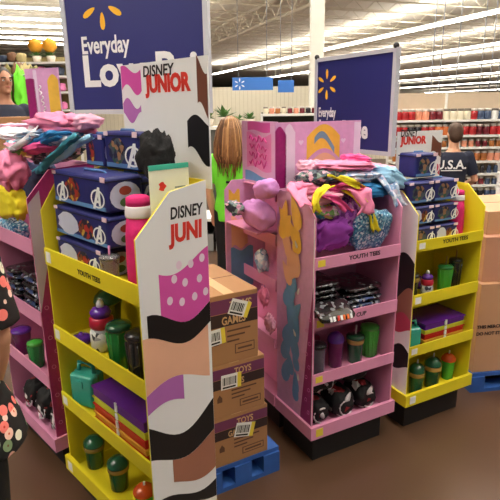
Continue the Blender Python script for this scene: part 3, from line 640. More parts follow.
def drape(U, pts, wd, c, label, th=.006):
    """a hanging strip of cloth through pixel points [(px,py,v)...], with width along the front"""
    P = []
    for px, py, v in pts:
        q = U.f.onv(px, py, v); P.append(U.f.g(q.x, v, q.z))
    ux = Vector((math.cos(U.yaw), math.sin(U.yaw), 0)); b = MB(); n = 7; Q = []
    for i in range(len(P) - 1):
        for s_ in range(4): Q.append(P[i].lerp(P[i + 1], s_ / 4))
    Q.append(P[-1]); nv = Vector((-ux.y, ux.x, 0)); vs = []
    for side in (0, 1):
        for j, p in enumerate(Q):
            for k in range(n):
                wob = .010 * math.sin(k * 1.9 + j * .35) + .004 * math.sin(j * 1.3 + k)
                vs.append(p + ux * (wd * (k / (n - 1) - .5) * (1 + .18 * math.sin(j * .6))) + nv * (wob + th * side) + Vector((0, 0, .008 * math.sin(k * 1.1 + j * .5))))
    m_ = len(Q); fs = []
    for side in (0, 1):
        o = side * m_ * n
        for j in range(m_ - 1):
            for k in range(n - 1): fs.append((o + j * n + k, o + j * n + k + 1, o + (j + 1) * n + k + 1, o + (j + 1) * n + k))
    o = m_ * n
    for j in range(m_ - 1):
        fs += [(j * n, (j + 1) * n, o + (j + 1) * n, o + j * n), (j * n + n - 1, o + j * n + n - 1, o + (j + 1) * n + n - 1, (j + 1) * n + n - 1)]
    for k in range(n - 1): fs += [(k, o + k, o + k + 1, k + 1), ((m_ - 1) * n + k, (m_ - 1) * n + k + 1, o + (m_ - 1) * n + k + 1, o + (m_ - 1) * n + k)]
    b.add(vs, fs); return tag(b.build('draped_garment', CM[c], None, True), label, 'garment')
# right pink stand heap
cloth(PR, 333, 238, .035, (.17, .08, .13), 'purple', 'purple cloth bag at the front of the right heap', -6, (12, 0), seed=1, folds=0, cat='bag', name='cloth_bag')
cloth(PR, 377, 230, .06, (.21, .06, .17), 'glitter', 'glittery blue garment pack at the right end of the pink tray', 4, (16, 8), seed=2, folds=0, e=.35, amp=.15)
cloth(PR, 338, 212, .16, (.20, .12, .16), 'purpleprint', 'purple printed garment in the middle of the heap', 8, (0, 0), seed=3)
cloth(PR, 375, 222, .20, (.13, .1, .22), 'navy', 'navy folded garment behind the glittery blue pack', 0, (0, 0), seed=31)
cloth(PR, 322, 213, .075, (.11, .10, .05), 'stripe', 'multicoloured folded garment at the left edge of the heap', -10, (0, 4), seed=4)
cloth(PR, 320, 199, .085, (.15, .13, .045), 'palepink', 'pale pink folded garment at the left edge of the heap', 5, (0, -4), seed=5)
cloth(PR, 305, 190, .14, (.11, .13, .05), 'pink', 'bright pink folded garment by the lavender side panel', 0, (0, 6), seed=6)
cloth(PR, 368, 192, .13, (.21, .14, .055), 'blue', 'blue folded garment in the middle of the right heap', 14, (0, 6), seed=7)
cloth(PR, 340, 188, .11, (.16, .13, .04), 'hot', 'hot pink folded garment under the patterned one', -8, (0, 3), seed=8)
cloth(PR, 322, 178, .15, (.20, .16, .06), 'pattern', 'dark patterned garment under the palest pink one', 4, (0, -3), seed=9)
cloth(PR, 352, 177, .14, (.24, .15, .045), 'silver', 'silvery plastic garment pack near the top of the right heap', 6, (0, 2), seed=10, amp=.2)
cloth(PR, 342, 167, .16, (.27, .15, .04), 'pink', 'pink folded garment on the very top of the right heap', 3, (0, 3), seed=11)
cloth(PR, 386, 182, .13, (.14, .13, .08), 'paleblue', 'pale blue garment slumping towards the navy lunch boxes', 20, (0, 22), seed=12)
cloth(PR, 378, 172, .2, (.16, .1, .05), 'palepink', 'pale pink garment at the right rear of the heap', -10, (0, 8), seed=13)
drape(PR, [(346, 190, .05), (360, 200, .02), (372, 214, .012), (377, 231, .01)], .045, 'yellow', 'yellow garment strip hanging over the blue pack')
drape(PR, [(352, 188, .045), (362, 192, .01), (369, 204, -.002), (366, 214, -.004)], .09, 'pink', 'pink garment hanging down beside the yellow strip')
drape(PR, [(318, 196, .03), (332, 198, .005), (342, 203, -.002), (350, 211, -.004)], .05, 'hot', 'hot pink sleeve trailing across the front of the heap')
drape(PR, [(334, 176, .05), (350, 183, .03), (362, 187, .025)], .06, 'yellow', 'yellow garment strip between the blue and the patterned garments')
drape(PR, [(296, 184, .16), (299, 192, .06), (303, 199, .02), (309, 206, -.006)], .07, 'pink', 'pink sleeve lying over the lavender side panel')
drape(PR, [(384, 176, .1), (391, 186, .05), (398, 196, .03), (402, 206, .02)], .07, 'silver', 'silvery film sliding towards the right yellow stand')
drape(PR, [(330, 186, .03), (322, 192, .0), (316, 202, -.006), (318, 212, -.008)], .04, 'yellow', 'narrow yellow strip at the left front of the heap')
cloth(PR, 356, 160, .2, (.12, .1, .035), 'hot', 'hot pink garment behind the topmost pink one', -12, (0, 6), seed=61)
cloth(PR, 310, 168, .22, (.1, .1, .05), 'palepink', 'pale pink garment against the pink header card', 8, (0, 0), seed=62)
cloth(PR, 349, 226, .07, (.08, .05, .19), 'purpleprint', 'slim purple printed garment between the purple and blue bags', 0, (6, 6), seed=63, folds=0)
cloth(PL, 58, 158, .17, (.22, .16, .06), 'pattern', 'dark patterned garment under the blue one, left heap', 0, (0, -14), seed=65)
cloth(PL, 66, 152, .2, (.15, .12, .05), 'grey', 'grey garment between the silvery pack and the lunch boxes', 0, (0, -12), seed=66)
cloth(PL, 42, 150, .08, (.16, .1, .04), 'hot', 'hot pink garment just under the blue one at left', 0, (0, -8), seed=67)
# left pink stand heap
drape(PL, [(36, 122, .1), (30, 134, .05), (20, 142, .02), (8, 150, .01)], .08, 'white', 'white garment sliding to the left edge of the left heap')
drape(PL, [(90, 136, .06), (74, 146, .04), (60, 156, .03), (44, 164, .02)], .05, 'paleblue', 'pale blue film strip above the teal sleeve')
cloth(PL, 40, 138, .1, (.2, .14, .04), 'silver', 'silvery folded garment left of the crumpled pink one', 6, (0, -6), seed=64)
cloth(PL, 62, 128, .16, (.26, .16, .07), 'pink', 'crumpled pink garment on top of the left heap', 4, (0, 4), seed=21, amp=.4)
cloth(PL, 86, 124, .20, (.11, .1, .05), 'palepink', 'pale pink garment beside the small red printed lunch box', 0, (0, -4), seed=22)
cloth(PL, 14, 136, .13, (.16, .15, .04), 'white', 'white and pink garment at the left edge of the left heap', 0, (0, 8), seed=23)
cloth(PL, 18, 128, .2, (.16, .12, .035), 'palepink', 'pale pink folded garment below the man in the dark shirt', 5, (0, 0), seed=33)
cloth(PL, 20, 150, .06, (.12, .09, .05), 'stripe', 'small multicoloured garment above the pink bunch at left', 0, (0, 8), seed=24)
cloth(PL, 55, 148, .12, (.24, .15, .05), 'blue', 'blue folded garment under the crumpled pink one', 0, (0, -16), seed=25)
cloth(PL, 62, 143, .14, (.2, .14, .05), 'silver', 'silvery garment pack between blue garment and lunch boxes', 0, (0, -10), seed=26, amp=.2)
cloth(PL, 12, 176, .02, (.19, .12, .15), 'pink', 'bunched pink garment bulging over the left pink tray', 0, (0, 0), e=.8, amp=.35, freq=5, seed=27, folds=0)
cloth(PL, 10, 205, .02, (.28, .07, .13), 'yellow', 'yellow garment hanging under the bunched pink one', 0, (8, -4), seed=28, folds=0)
cloth(PL, 12, 232, .04, (.20, .08, .08), 'glitter', 'glittery blue garment pack at the foot of the left heap', 0, (0, 0), seed=29, folds=0, amp=.2)
cloth(PL, 20, 185, .19, (.34, .11, .20), 'navy', 'navy folded garments filling the left pink tray', 0, (0, 0), seed=30)
drape(PL, [(76, 135, .03), (62, 147, .015), (48, 158, .01), (36, 172, .01)], .05, 'teal', 'teal garment sleeve trailing down to the pink side panel')
# cushions on the flank stand
UB = Unit(); UB.f = BF; UB.yaw = BF.a; UB.w = LB; UB.D = .12
qs = BF.onv(256, 216, -.058); MB().bx(.208, LB, -.1, .12, qs.z - .066, qs.z - .061).build('cushion_shelf', PNK, bt)
cloth(UB, 258, 216, -.058, (.21, .10, .12), 'lilac', 'large lavender cushion facing the cartons, lower of two', 0, (14, 4), e=.6, amp=.12, seed=41, folds=0, cat='cushion', name='cushion')
cloth(UB, 266, 191, -.058, (.15, .08, .08), 'lilac', 'small lavender cushion on top of the large one', 0, (10, -14), e=.6, amp=.12, seed=42, folds=0, cat='cushion', name='cushion')
cloth(UB, 235, 210, -.135, (.10, .06, .05), 'pattern', 'dark patterned garment between cushions and green shirt', 0, (0, 10), seed=43)
for k, (px, py, c, nm) in enumerate([(264, 302, 'pink', 'pink ribbon bundle hanging from the flank stand, upper'), (270, 327, 'palepink', 'pale pink ribbon bundle hanging from the flank stand, lower')]):
    cloth(UB, px, py, -.035, (.08, .03, .085), c, nm, 0, (0, 12), e=.9, amp=.5, freq=7, seed=50 + k, folds=0, name='ribbon_bundle', cat='ribbon')
cloth(UB, 262, 262, -.02, (.07, .05, .10), 'silver', 'silvery pack leaning in the tray under the large cushion', 0, (0, -25), seed=53, folds=0, amp=.2, name='garment_pack')

# ------------------------------------------------------------------ black garment packs on the pink stands' second shelf
FILM = [patch_mat('pack_film_a', [(24, 24, 26), (34, 33, 36), (20, 20, 22), (120, 120, 126), (28, 26, 28), (22, 22, 24), (60, 30, 40)], 70, .22, .6),
        patch_mat('pack_film_b', [(30, 30, 36), (70, 84, 130), (24, 24, 28), (170, 176, 190), (90, 96, 110), (26, 26, 30)], 60, .22, .6)]
def pack(U, u, v, z, w_, d, h, m, label, rz=0, tilt=(0, 0), seed=0, letters=False):
    o = soft('garment_pack', (w_, d, h * .82), m, U.f.g(u, v, z), U.yaw + R(rz), (R(tilt[0]), R(tilt[1])), .3, .06, 3, seed)
    return tag(o, label, 'garment pack')
for i in range(7):
    pack(PR, .10 + .004 * (i % 2), .15, PR.z[1] + i * .0255, .15, .22, .025, FILM[0], 'black film garment pack in the left pile, %s from the bottom, right pink stand' % ['first', 'second', 'third', 'fourth', 'fifth', 'sixth', 'seventh'][i], 3 * (i % 3 - 1), seed=i)
for i in range(5):
    pack(PR, .315 - .004 * (i % 2), .15, PR.z[1] + i * .0255, .20, .22, .025, FILM[1 if i < 3 else 0], 'shiny garment pack in the right pile, %s from the bottom, right pink stand' % ['first', 'second', 'third', 'fourth', 'fifth'][i], 4 * (i % 3 - 1), seed=10 + i)
P = PR.f.onv(335, 312, -.03)
fp = pack(PR, P.x, -.02, P.z - .03, .17, .11, .03, FILM[0], 'black garment pack with red and white print spilling over the pink lip', -4, (28, 0), 20)
pr_ = MB()
for k, (dx, m) in enumerate([(-.05, 0), (-.035, 0), (-.015, 1), (.0, 0), (.012, 2), (.03, 2), (.046, 0)]):
    pr_.cur = m; pr_.add([(dx, -.058, .012), (dx + .011, -.058, .012), (dx + .011, -.05, .03), (dx, -.05, .03)], [(0, 1, 2, 3)])
pr_.build('printed_patch', [WINK, RED, mat('orange_ink', (226, 110, 50), .4, .05)], fp)
for i in range(7):
    pack(PL, .345 - .004 * (i % 2), .135, PL.z[1] + i * .0275, .25, .22, .027, FILM[i % 2], 'shiny dark garment pack, %s from the bottom, left pink stand' % ['first', 'second', 'third', 'fourth', 'fifth', 'sixth', 'seventh'][i], 3 * (i % 3 - 1), seed=30 + i)
for i in range(6):
    pack(PL, .11 + .004 * (i % 2), .135, PL.z[1] + i * .0275, .13, .22, .027, FILM[1 - i % 2], 'dark garment pack of the farther pile, %s from the bottom, left pink stand' % ['first', 'second', 'third', 'fourth', 'fifth', 'sixth'][i], 3 * (i % 3 - 1), seed=40 + i)
# cups on the third shelf
tumbler(PR, 324, 376, 2, .14, .034, plastic('grey_plastic', (110, 110, 120), .2), DKP, 'grey tumbler at the left of the pink cup shelf', at=(.075, .07))
tumbler(PR, 344, 370, 2, .13, .036, plastic('plum_plastic', (120, 40, 100), .2), PUR, 'plum tumbler with purple lid on the pink cup shelf', dome=True, at=(0.195, 0.1))
tumbler(PR, 365, 362, 2, .125, .038, DGRN, AMB, 'dark green tumbler with amber lid and white straw on the pink cup shelf', WSTR, at=(0.3, 0.09))
tumbler(PR, 382, 355, 2, .145, .04, BGRN, BGRN, 'bright green ribbed tumbler at the right of the pink cup shelf', ridges=14, at=(0.4, 0.11))
tumbler(PR, 334, 364, 2, .12, .027, plastic('rose_plastic', (170, 60, 100), .2), MATS['rose_plastic'], 'rose cup tucked between grey and plum tumblers', at=(.13, .18))
tumbler(PL, 24, 352, 2, .15, .045, plastic('plum_plastic', (120, 40, 100)), PUR, 'plum tumbler beside the floral sleeve, left pink stand')
tumbler(PL, 38, 366, 2, .15, .035, GRN, BGRN, 'green ribbed tumbler beside the purple side panel at left', ridges=10)
# black and white printed plush bundles, bottom shelf
BW = patch_mat('black_white_print', [(20, 19, 20), (22, 20, 22), (18, 18, 18), (226, 222, 220), (20, 20, 22), (24, 20, 22), (150, 40, 44), (20, 18, 20)], 26, .7)
ARC = mat('white_cord', (226, 222, 222), .6, .04)
def bundle(U, u, v, k, dims, seed, label, z=0):
    t = thing('printed_bag', label, 'bag', U.f.g(u, v, U.z[k] + z), U.yaw)
    soft('pouch', dims, BW, (0, 0, 0), 0, (0, 0), .6, .16, 4, seed, t, 0)
    pts = [(dims[0] * .32 * math.cos(q * .35 + seed), -dims[1] * .5 - .001 + .012 * abs(math.cos(q * .35 + seed)), dims[2] * (.5 + .3 * math.sin(q * .35 + seed))) for q in range(11)]
    MB().tube(pts, .004, 6).build('cord', ARC, t, True)
    MB().tube([(dims[0] * (-.1 + .1 * q), -dims[1] * (.47 - .03 * abs(q - 1)), dims[2] * (.72 - .16 * q * (1 if seed % 2 else -.6) )) for q in range(4)], [.004, .012, .01, .003], 8).build('white_streak', ARC, t, True)
bundle(PR, .085, .12, 3, (.11, .16, .12), 1, 'black printed bag at the left of the bottom pink shelf, right')
bundle(PR, .222, .11, 3, (.115, .16, .13), 2, 'black printed bag in the middle of the bottom pink shelf, right')
bundle(PR, .36, .12, 3, (.11, .16, .12), 4, 'black printed bag at the right of the bottom pink shelf, right')
bundle(PR, .13, .15, 3, (.15, .15, .09), 5, 'black printed bag lying on the left pair, bottom right shelf', .135)
bundle(PR, .32, .15, 3, (.15, .15, .09), 6, 'black printed bag lying on the right pair, bottom right shelf', .135)
bundle(PL, .10, .11, 3, (.125, .17, .15), 9, 'black printed bag farthest along the bottom shelf, left pink stand')
bundle(PL, .255, .11, 3, (.125, .17, .16), 3, 'black printed bag beside the floral hem, left pink stand')
bundle(PL, .41, .11, 3, (.125, .17, .15), 7, 'black printed bag nearest the purple side panel, left pink stand')
bundle(PL, .33, .15, 3, (.2, .14, .085), 8, 'black printed bag lying on top of the other two, left pink stand', .175)

# ================================================================== cartons and pallets
CF = Fr(-.179, 1.815, math.atan2(.166, .296)); UC = CF.onz(279.5, 470, 0).x
def pallet(label, F, u0, u1, v0, v1, h):
    t = thing('pallet', label, 'pallet', F.g(u0, v0, 0), F.a); W, D_ = u1 - u0, v1 - v0
    n = max(3, int(D_ / .11))
    for k in range(n): MB().bx(0, W, D_ * k / n + .008, D_ * (k + 1) / n - .008, h - .02, h).build('deck_board', BLUEP, t)
    for k in range(3): x = (W - .08) * k / 2; MB().bx(x, x + .08, 0, D_, .02, h - .02).build('stringer', BLUEP, t)
    for y in (0, D_ / 2 - .05, D_ - .1): MB().bx(0, W, y, y + .1, 0, .02).build('bottom_board', BLUEP, t)
zp = CF.onv(279.5, 447, 0).z
pallet('blue wooden pallet under the carton stack', CF, -.02, UC, 0, .46, zp)
PURB = mat('purple_carton_print', (110, 50, 88), .6, .1); INKB = mat('dark_carton_print', (52, 34, 34), .6, .1); DINK = mat('brown_carton_ink', (96, 62, 44), .6, .08)
FLAP = mat('carton_tape', (206, 164, 116), .5, .06)
def carton(F, u0, u1, v0, v1, z0, z1, label, words=True, tagpos=None, m=CARD):
    t = thing('carton', label, 'carton', F.g(u0, v0, z0), F.a); W, D_, h = u1 - u0, v1 - v0, z1 - z0
    MB().bx(0, W, 0, D_, 0, h).build('box', m, t, bevel=.003)
    MB().bx(W * .5 - .022, W * .5 + .022, .001, D_ - .001, h, h + .0008).build('tape', FLAP, t)
    MB().bx(.001, W - .001, D_ * .5 - .001, D_ * .5 + .001, h, h + .0012).build('flap_seam', DINK, t)
    if words:
        MB().bx(.002, W - .002, -.0008, 0, h * .74, h * .93).build('purple_band', PURB, t)
        text('TOYS', h * .17, FLAP, t, (W * .5, -.0012, h * .77), FRONT, .8, .0008)
        MB().bx(.002, W - .002, -.0008, 0, h * .55, h * .73).build('dark_band', INKB, t)
        text('GAMES', h * .16, FLAP, t, (W * .36, -.0012, h * .575), FRONT, .72, .001)
        for k in range(3): MB().bx(W * .45, W * (.86 - .1 * k), -.0008, 0, h * (.46 - .075 * k), h * (.47 - .075 * k) + .004).build('printed_line', DINK, t)
        fr = MB(); a, b_, c, d = W * .58, W * .93, h * .12, h * .26
        fr.bx(a, b_, -.0008, 0, c, d); fr.build('printed_frame', DINK, t); MB().bx(a + .004, b_ - .004, -.0012, 0, c + .004, d - .004).build('printed_frame_inside', m, t)
        MB().bx(a + .012, b_ - .012, -.0016, 0, (c + d) / 2 - .004, (c + d) / 2 + .004).build('printed_line', DINK, t)
        MB().add([(W * .22, -.0008, h * .3), (W * .3, -.0008, h * .3), (W * .3, -.0008, h * .38), (W * .26, -.0008, h * .45), (W * .22, -.0008, h * .38)], [(0, 1, 2, 3, 4)]).build('printed_symbol', DINK, t)
    for (tx, tz, ang) in (tagpos or []):
        l = MB().bx(-.045, .045, -.0016, -.0008, -.032, .032).build('price_label', WINK, t); l.location = (tx, -.001, tz); l.rotation_euler = (0, R(ang), 0)
        MB().bx(.028, .045, -.0022, -.0016, -.032, .032).build('yellow_stripe', TAGY, l)
        bars = MB(); x = -.038
        while x < .02: wd = random.choice((.002, .003, .005)); bars.bx(x, x + wd, -.0022, -.0016, -.014, .02); x += wd + .003
        bars.build('barcode', INK, l)['kind'] = 'stuff'; MB().bx(-.038, .02, -.0022, -.0016, -.027, -.02).build('printed_line', INK, l)
    return t
z3t = CF.onv(266.6, 403.5, .01).z; z2t = CF.onv(264, 354, .01).z; z1t = CF.onv(257, 288, .01).z
uR3 = CF.onv(267.5, 430, .01).x; uR2 = CF.onv(264.5, 378, .01).x; uR1 = CF.onv(258, 320, .01).x
def tagp(px, py, F=CF, u0=-.01, z0=0): q = F.onv(px, py, .01); return q.x - u0, q.z - z0
a3 = tagp(244.5, 429, z0=zp); a2 = tagp(231, 381, z0=z3t); a1 = tagp(239.5, 308, z0=z2t); a1b = tagp(214.5, 338, z0=z2t)
carton(CF, -.01, uR3, .01, .40, zp, z3t, 'brown toy carton on the blue pallet, bottom of the stack', tagpos=[(a3[0], a3[1], 14)])
carton(CF, -.01, uR2, .01, .40, z3t + .001, z2t, 'brown toy carton in the middle of the stack', tagpos=[(a2[0], a2[1], 2)])
carton(CF, -.01, uR1, .01, .40, z2t + .001, z1t, 'brown toy carton on top of the stack with tilted price label', tagpos=[(a1[0], a1[1], 22), (a1b[0], a1b[1], -4)])
# right-hand cartons on their pallet
p0 = onz(470, 393, 0); QF = Fr(p0.x, p0.y, R(8))
zq = QF.onv(480, 374, 0).z
pallet('blue wooden pallet at the right edge of the picture', QF, 0, .9, 0, .7, zq)
zb1 = QF.onv(485, 283, .04).z; zb2 = QF.onv(485, 237, .06).z; zb3 = QF.onv(485, 212, .1).z
PALE = mat('pale_cardboard', (196, 150, 116), .75, .08, 6, .1)
big = carton(QF, .012, .85, .02, .66, zq, zb1, 'big plain carton on the pallet at the right edge', False, m=PALE)
hB = zb1 - zq; q = QF.onv(475, 329, .02)
text('THIS MERCHANDISE', .026, INKB, big, (q.x - .002, -.001, q.z - zq), FRONT, 1, .001); text('DO NOT STACK', .026, INKB, big, (q.x - .002, -.001, q.z - zq - .04), FRONT, 1, .001)
PKC = mat('pinkish_cardboard', (198, 146, 122), .6, .08, 6, .1)
carton(QF, .03, .8, .05, .6, zb1 + .002, zb2, 'reddish carton lying on the big plain one at right', False, m=PKC)
carton(QF, .06, .8, .10, .6, zb2 + .001, zb3, 'shallow pale carton on top of the stack at the right edge', False, m=PALE)
# cardboard box by the man at left
p0 = onY(2, 126, 3.3); KF = Fr(p0.x, 3.3, R(2)); wK = KF.onv(34, 120, 0).x
carton(KF, -.12, wK, 0, .25, 0, KF.onv(20, 117, 0).z, 'tall plain carton below the man in the dark shirt', False)

# ================================================================== people
def freeze(b, name, m, parent, voxel, smooth_it=4):
    o = b.build(name, m, None); md = o.modifiers.new('r', 'REMESH'); md.mode = 'VOXEL'; md.voxel_size = voxel; md.use_smooth_shade = True
    sm = o.modifiers.new('s', 'SMOOTH'); sm.iterations = smooth_it; sm.factor = .5
    dg = bpy.context.evaluated_depsgraph_get(); me = bpy.data.meshes.new_from_object(o.evaluated_get(dg)); bpy.data.objects.remove(o)
    me.materials.clear(); me.materials.append(m); me.polygons.foreach_set('use_smooth', [True] * len(me.polygons)); me.name = name
    return link_mesh(name, me, parent)
def person(label, loc, face, height, shirt, trousers, hairm, skin, arms, hair='short', tunic=False, sleeve=.5, headturn=0, lean=0):
    """faces local -Y; arms: for each side (elbow offset, hand offset) from the shoulder"""
    t = thing('person', label, 'person', loc, face); s = height / 1.75; t.scale = (s, s, s)
    body = MB(); N = 16
    tor = [(0, 0, .86, .15, .10), (0, 0, .95, .165, .115), (0, 0, 1.06, .14, .10), (0, 0, 1.2, .155, .108), (0, .005, 1.32, .175, .11), (0, .01, 1.40, .16, .085), (0, .012, 1.44, .09, .065), (0, .01, 1.48, .058, .058), (0, 0, 1.56, .054, .056)]
    body.rings(tor)
    hr = Matrix.Rotation(headturn, 3, 'Z'); hd = MB()
    hd.ball((0, 0, 1.645), (.074, .094, .108), 18, 12); hd.ball((0, -.028, 1.575), (.054, .062, .056), 14, 9); hd.ball((0, -.094, 1.632), (.013, .022, .026), 10, 7)
    hd.ball((0, -.088, 1.66), (.05, .012, .012), 10, 7); hd.ball((0, -.083, 1.588), (.022, .012, .009), 10, 7); hd.ball((0, -.078, 1.545), (.022, .02, .018), 10, 7)
    for sx in (-1, 1): hd.ball((sx * .076, .008, 1.63), (.012, .024, .034), 10, 7)
    hd.v = [hr @ v for v in hd.v]; body.add(hd.v, hd.f)
    for sx in (-1, 1):
        body.tube([(sx * .085, 0, .9), (sx * .095, -.005, .7), (sx * .098, -.01, .5), (sx * .1, .01, .34), (sx * .1, .015, .09)], [.088, .078, .056, .055, .038], 14)
        body.ball((sx * .105, -.06, .04), (.045, .125, .042), 14, 8)
    sl = MB(); hands = []
    for sx, (el, ha) in zip((-1, 1), arms):
        S = Vector((sx * .175, .01, 1.385)); E_ = S + Vector(el); Hn = E_ + Vector(ha)
        body.tube([S, S.lerp(E_, .5), E_, E_.lerp(Hn, .35), Hn], [.052, .047, .04, .041, .027], 12); body.ball(S, .056)
        d = (Hn - E_).normalized(); side = d.cross(Vector((0, 1, 0)))
        side = side.normalized() if side.length > .1 else Vector((1, 0, 0)); nrm = d.cross(side).normalized()
        pm = MB(); pm.ball((0, 0, 0), (.038, .016, .046), 12, 8)
        M3 = Matrix((side, nrm, d)).transposed()
        body.add([M3 @ v + Hn + d * .045 for v in pm.v], pm.f)
        for q, (off, ln) in enumerate([(-.028, .062), (-.010, .072), (.010, .068), (.027, .054)]):
            b0 = Hn + d * .08 + side * off; b1 = b0 + d * ln * .5 + nrm * .006; b2 = b1 + d * ln * .42 + nrm * .018
            body.tube([b0 - d * .02, b0, b1, b2], [.010, .0095, .009, .0075], 8)
        b0 = Hn + d * .03 - side * .034; body.tube([b0 + side * .015, b0 - side * .012 + d * .025, b0 - side * .018 + d * .055 + nrm * .006], [.012, .011, .008], 8)
        c = S + (E_ - S) * min(1, sleeve * 2) if sleeve < .5 else E_ if sleeve == .5 else E_.lerp(Hn, (sleeve - .5) * 2)
        pts = [S - (E_ - S).normalized() * .02, S.lerp(c, .5), c] if sleeve <= .5 else [S, E_, c]
        sl.tube(pts, [.064, .066, .066 if not tunic else .072], 14); sl.ball(S, .066)
    bodyo = freeze(body, 'body', skin, t, .0075, 3)
    sh = MB(); zb = .72 if tunic else .86
    rings = [(cx, cy, cz, rx + .014, ry + .014) for cx, cy, cz, rx, ry in tor if cz > zb and cz < 1.445]
    if tunic: rings = [(0, 0, .80, .25, .19), (0, 0, .88, .235, .17), (0, 0, .98, .19, .14)] + [(r[0], r[1], r[2], r[3] + .012, r[4] + .012) for r in rings if r[2] > 1.0]
    else: rings = [(0, 0, .82, .168, .125)] + rings
    sh.rings(rings, 20); sh.add(sl.v, sl.f); shirt_o = freeze(sh, 'shirt', shirt, t, .011, 3)
    tr = MB(); tr.rings([(0, 0, .80, .165, .115), (0, 0, .92, .172, .122), (0, 0, .99, .16, .115)], 18)
    for sx in (-1, 1): tr.tube([(sx * .085, 0, .92), (sx * .095, -.005, .7), (sx * .098, -.01, .5), (sx * .1, .01, .3), (sx * .1, .012, .10)], [.098, .09, .07, .066, .058], 14)
    freeze(tr, 'trousers', trousers, t, .012, 3)
    for sx in (-1, 1):
        MB().ball((sx * .105, -.065, .045), (.05, .135, .046), 14, 8).build('shoe', BLK, t, True)
        e = MB(); e.ball(hr @ Vector((sx * .031, -.084, 1.643)), (.013, .008, .008), 10, 7).build('eye', WINK, t, True)
        MB().ball(hr @ Vector((sx * .031, -.0915, 1.643)), .0055, 8, 6).build('iris', INK, t, True)
        MB().tube([hr @ Vector((sx * .014, -.097, 1.664)), hr @ Vector((sx * .032, -.098, 1.669)), hr @ Vector((sx * .05, -.084, 1.663))], .0045, 6).build('eyebrow', hairm, t, True)
    MB().tube([hr @ Vector((-.022, -.086, 1.590)), hr @ Vector((0, -.096, 1.588)), hr @ Vector((.022, -.086, 1.590))], .0045, 6).build('mouth', mat('lips', (170, 90, 84), .5, .05), t, True)
    h = MB(); wob = lambda d: 1 + .04 * noise.noise(d * 5)
    h.ball((0, .018, 1.672), (.084, .096, .098), 20, 12, wob); h.ball((0, .05, 1.63), (.076, .065, .09), 16, 10, wob)
    if hair == 'long':
        h.rings([(0, .07, 1.30, .06, .03), (0, .085, 1.42, .12, .05), (0, .07, 1.55, .125, .07), (0, .045, 1.68, .10, .085), (0, .02, 1.76, .06, .06)], 16)
        for sx in (-1, 1): h.tube([(sx * .06, .0, 1.70), (sx * .088, .0, 1.6), (sx * .09, .02, 1.48), (sx * .085, .03, 1.38)], [.03, .03, .03, .016], 10)
    if hair == 'long':
        rs = random.Random(3); st = MB()
        for k in range(120):
            a_ = rs.uniform(-2.6, 2.6) + math.pi / 2; ca, sa = math.cos(a_), math.sin(a_); L_ = rs.uniform(1.22, 1.42); g = rs.uniform(1.0, 1.1); st.cur = rs.choice((0, 0, 1, 2))
            st.tube([(.02 * ca, .03 + .02 * sa, 1.782), (.07 * ca * g, .035 + .075 * sa * g, 1.752), (.108 * ca * g, .045 + .1 * sa * g, 1.67), (.132 * ca * g, .065 + .095 * sa * g, 1.55), (.13 * ca + rs.uniform(-.02, .02), .075 + .085 * sa, 1.44), (.09 * ca + rs.uniform(-.04, .04), .08 + .06 * sa, L_)], [.008, .009, .009, .009, .008, .002], 5)
        st.v = [hr @ v for v in st.v]; st.build('hair_strands', [hairm, mat('light_brown_hair', (186, 140, 90), .5, .2), mat('dark_brown_hair', (96, 62, 36), .5, .2)], t, True)['kind'] = 'stuff'
    h.v = [hr @ v for v in h.v]; freeze(h, 'hair', hairm, t, .01, 2)
    return t, shirt_o
DHAIR = mat('dark_hair', (34, 26, 22), .6, .3, 60, .4); BHAIR = mat('brown_hair', (142, 98, 58), .5, .45, 40, .6); SHAIR = mat('short_brown_hair', (78, 56, 42), .6, .3, 60, .4)
NAVT = mat('navy_cotton', (30, 34, 54), .85, .12, 30, .2); LIME = mat('lime_cotton', (116, 226, 50), .8, .08, 20, .2); BTR = mat('black_cotton', (18, 18, 20), .85, .15, 30, .2)
FLOR = patch_mat('floral_cotton', [(244, 196, 176), (238, 120, 110), (232, 226, 200), (246, 206, 190), (120, 140, 100)], 30, .8)
nt = FLOR.node_tree; vo = [n for n in nt.nodes if n.type == 'TEX_VORONOI'][0]; cr = [n for n in nt.nodes if n.type == 'VALTORGB'][0]
th = nt.nodes.new('ShaderNodeValToRGB'); th.color_ramp.interpolation = 'CONSTANT'; e = th.color_ramp.elements
e[0].position = 0; e[0].color = (.75, .2, .12, 1); e[1].position = .10; e[1].color = (1, 1, 1, 1); z_ = e.new(.44); z_.color = (.01, .01, .012, 1)
mu = nt.nodes.new('ShaderNodeMix'); mu.data_type = 'RGBA'; mu.blend_type = 'MULTIPLY'; mu.inputs[0].default_value = 1
nt.links.new(vo.outputs['Distance'], th.inputs[0]); nt.links.new(cr.outputs[0], mu.inputs[6]); nt.links.new(th.outputs[0], mu.inputs[7])
nt.links.new(mu.outputs[2], nt.nodes['Principled BSDF'].inputs['Base Color'])
HANG = (((-.05, 0, -.29), (.02, -.06, -.24)), ((.05, 0, -.29), (-.02, -.06, -.24)))
p = onY(5, 100, 5.5); person('man in a dark navy shirt standing at the upper left', (p.x, p.y, 0), R(50), 1.96, NAVT, BTR, DHAIR, SKIN2, HANG, sleeve=.3)
p = onY(231, 130, 4.1); tg, sg = person('long haired person in a lime green shirt behind the cartons', (p.x, p.y, 0), R(168), 1.46, LIME, BTR, BHAIR, SKIN, HANG, hair='long', sleeve=.35)
MB().box((-.02, .128, 1.2), (.09, .012, .02)).box((-.06, .128, 1.16), (.02, .012, .09)).build('printed_mark', INK, tg)
p = onY(455, 130, 4.8); tg, sg = person('person in a navy shirt with white lettering seen from behind', (p.x, p.y, 0), R(180), 1.385, NAVT, BTR, SHAIR, SKIN, (((-.10, .0, -.27), (.06, -.2, -.1)), ((.10, 0, -.27), (-.06, -.2, -.1))), sleeve=.38)
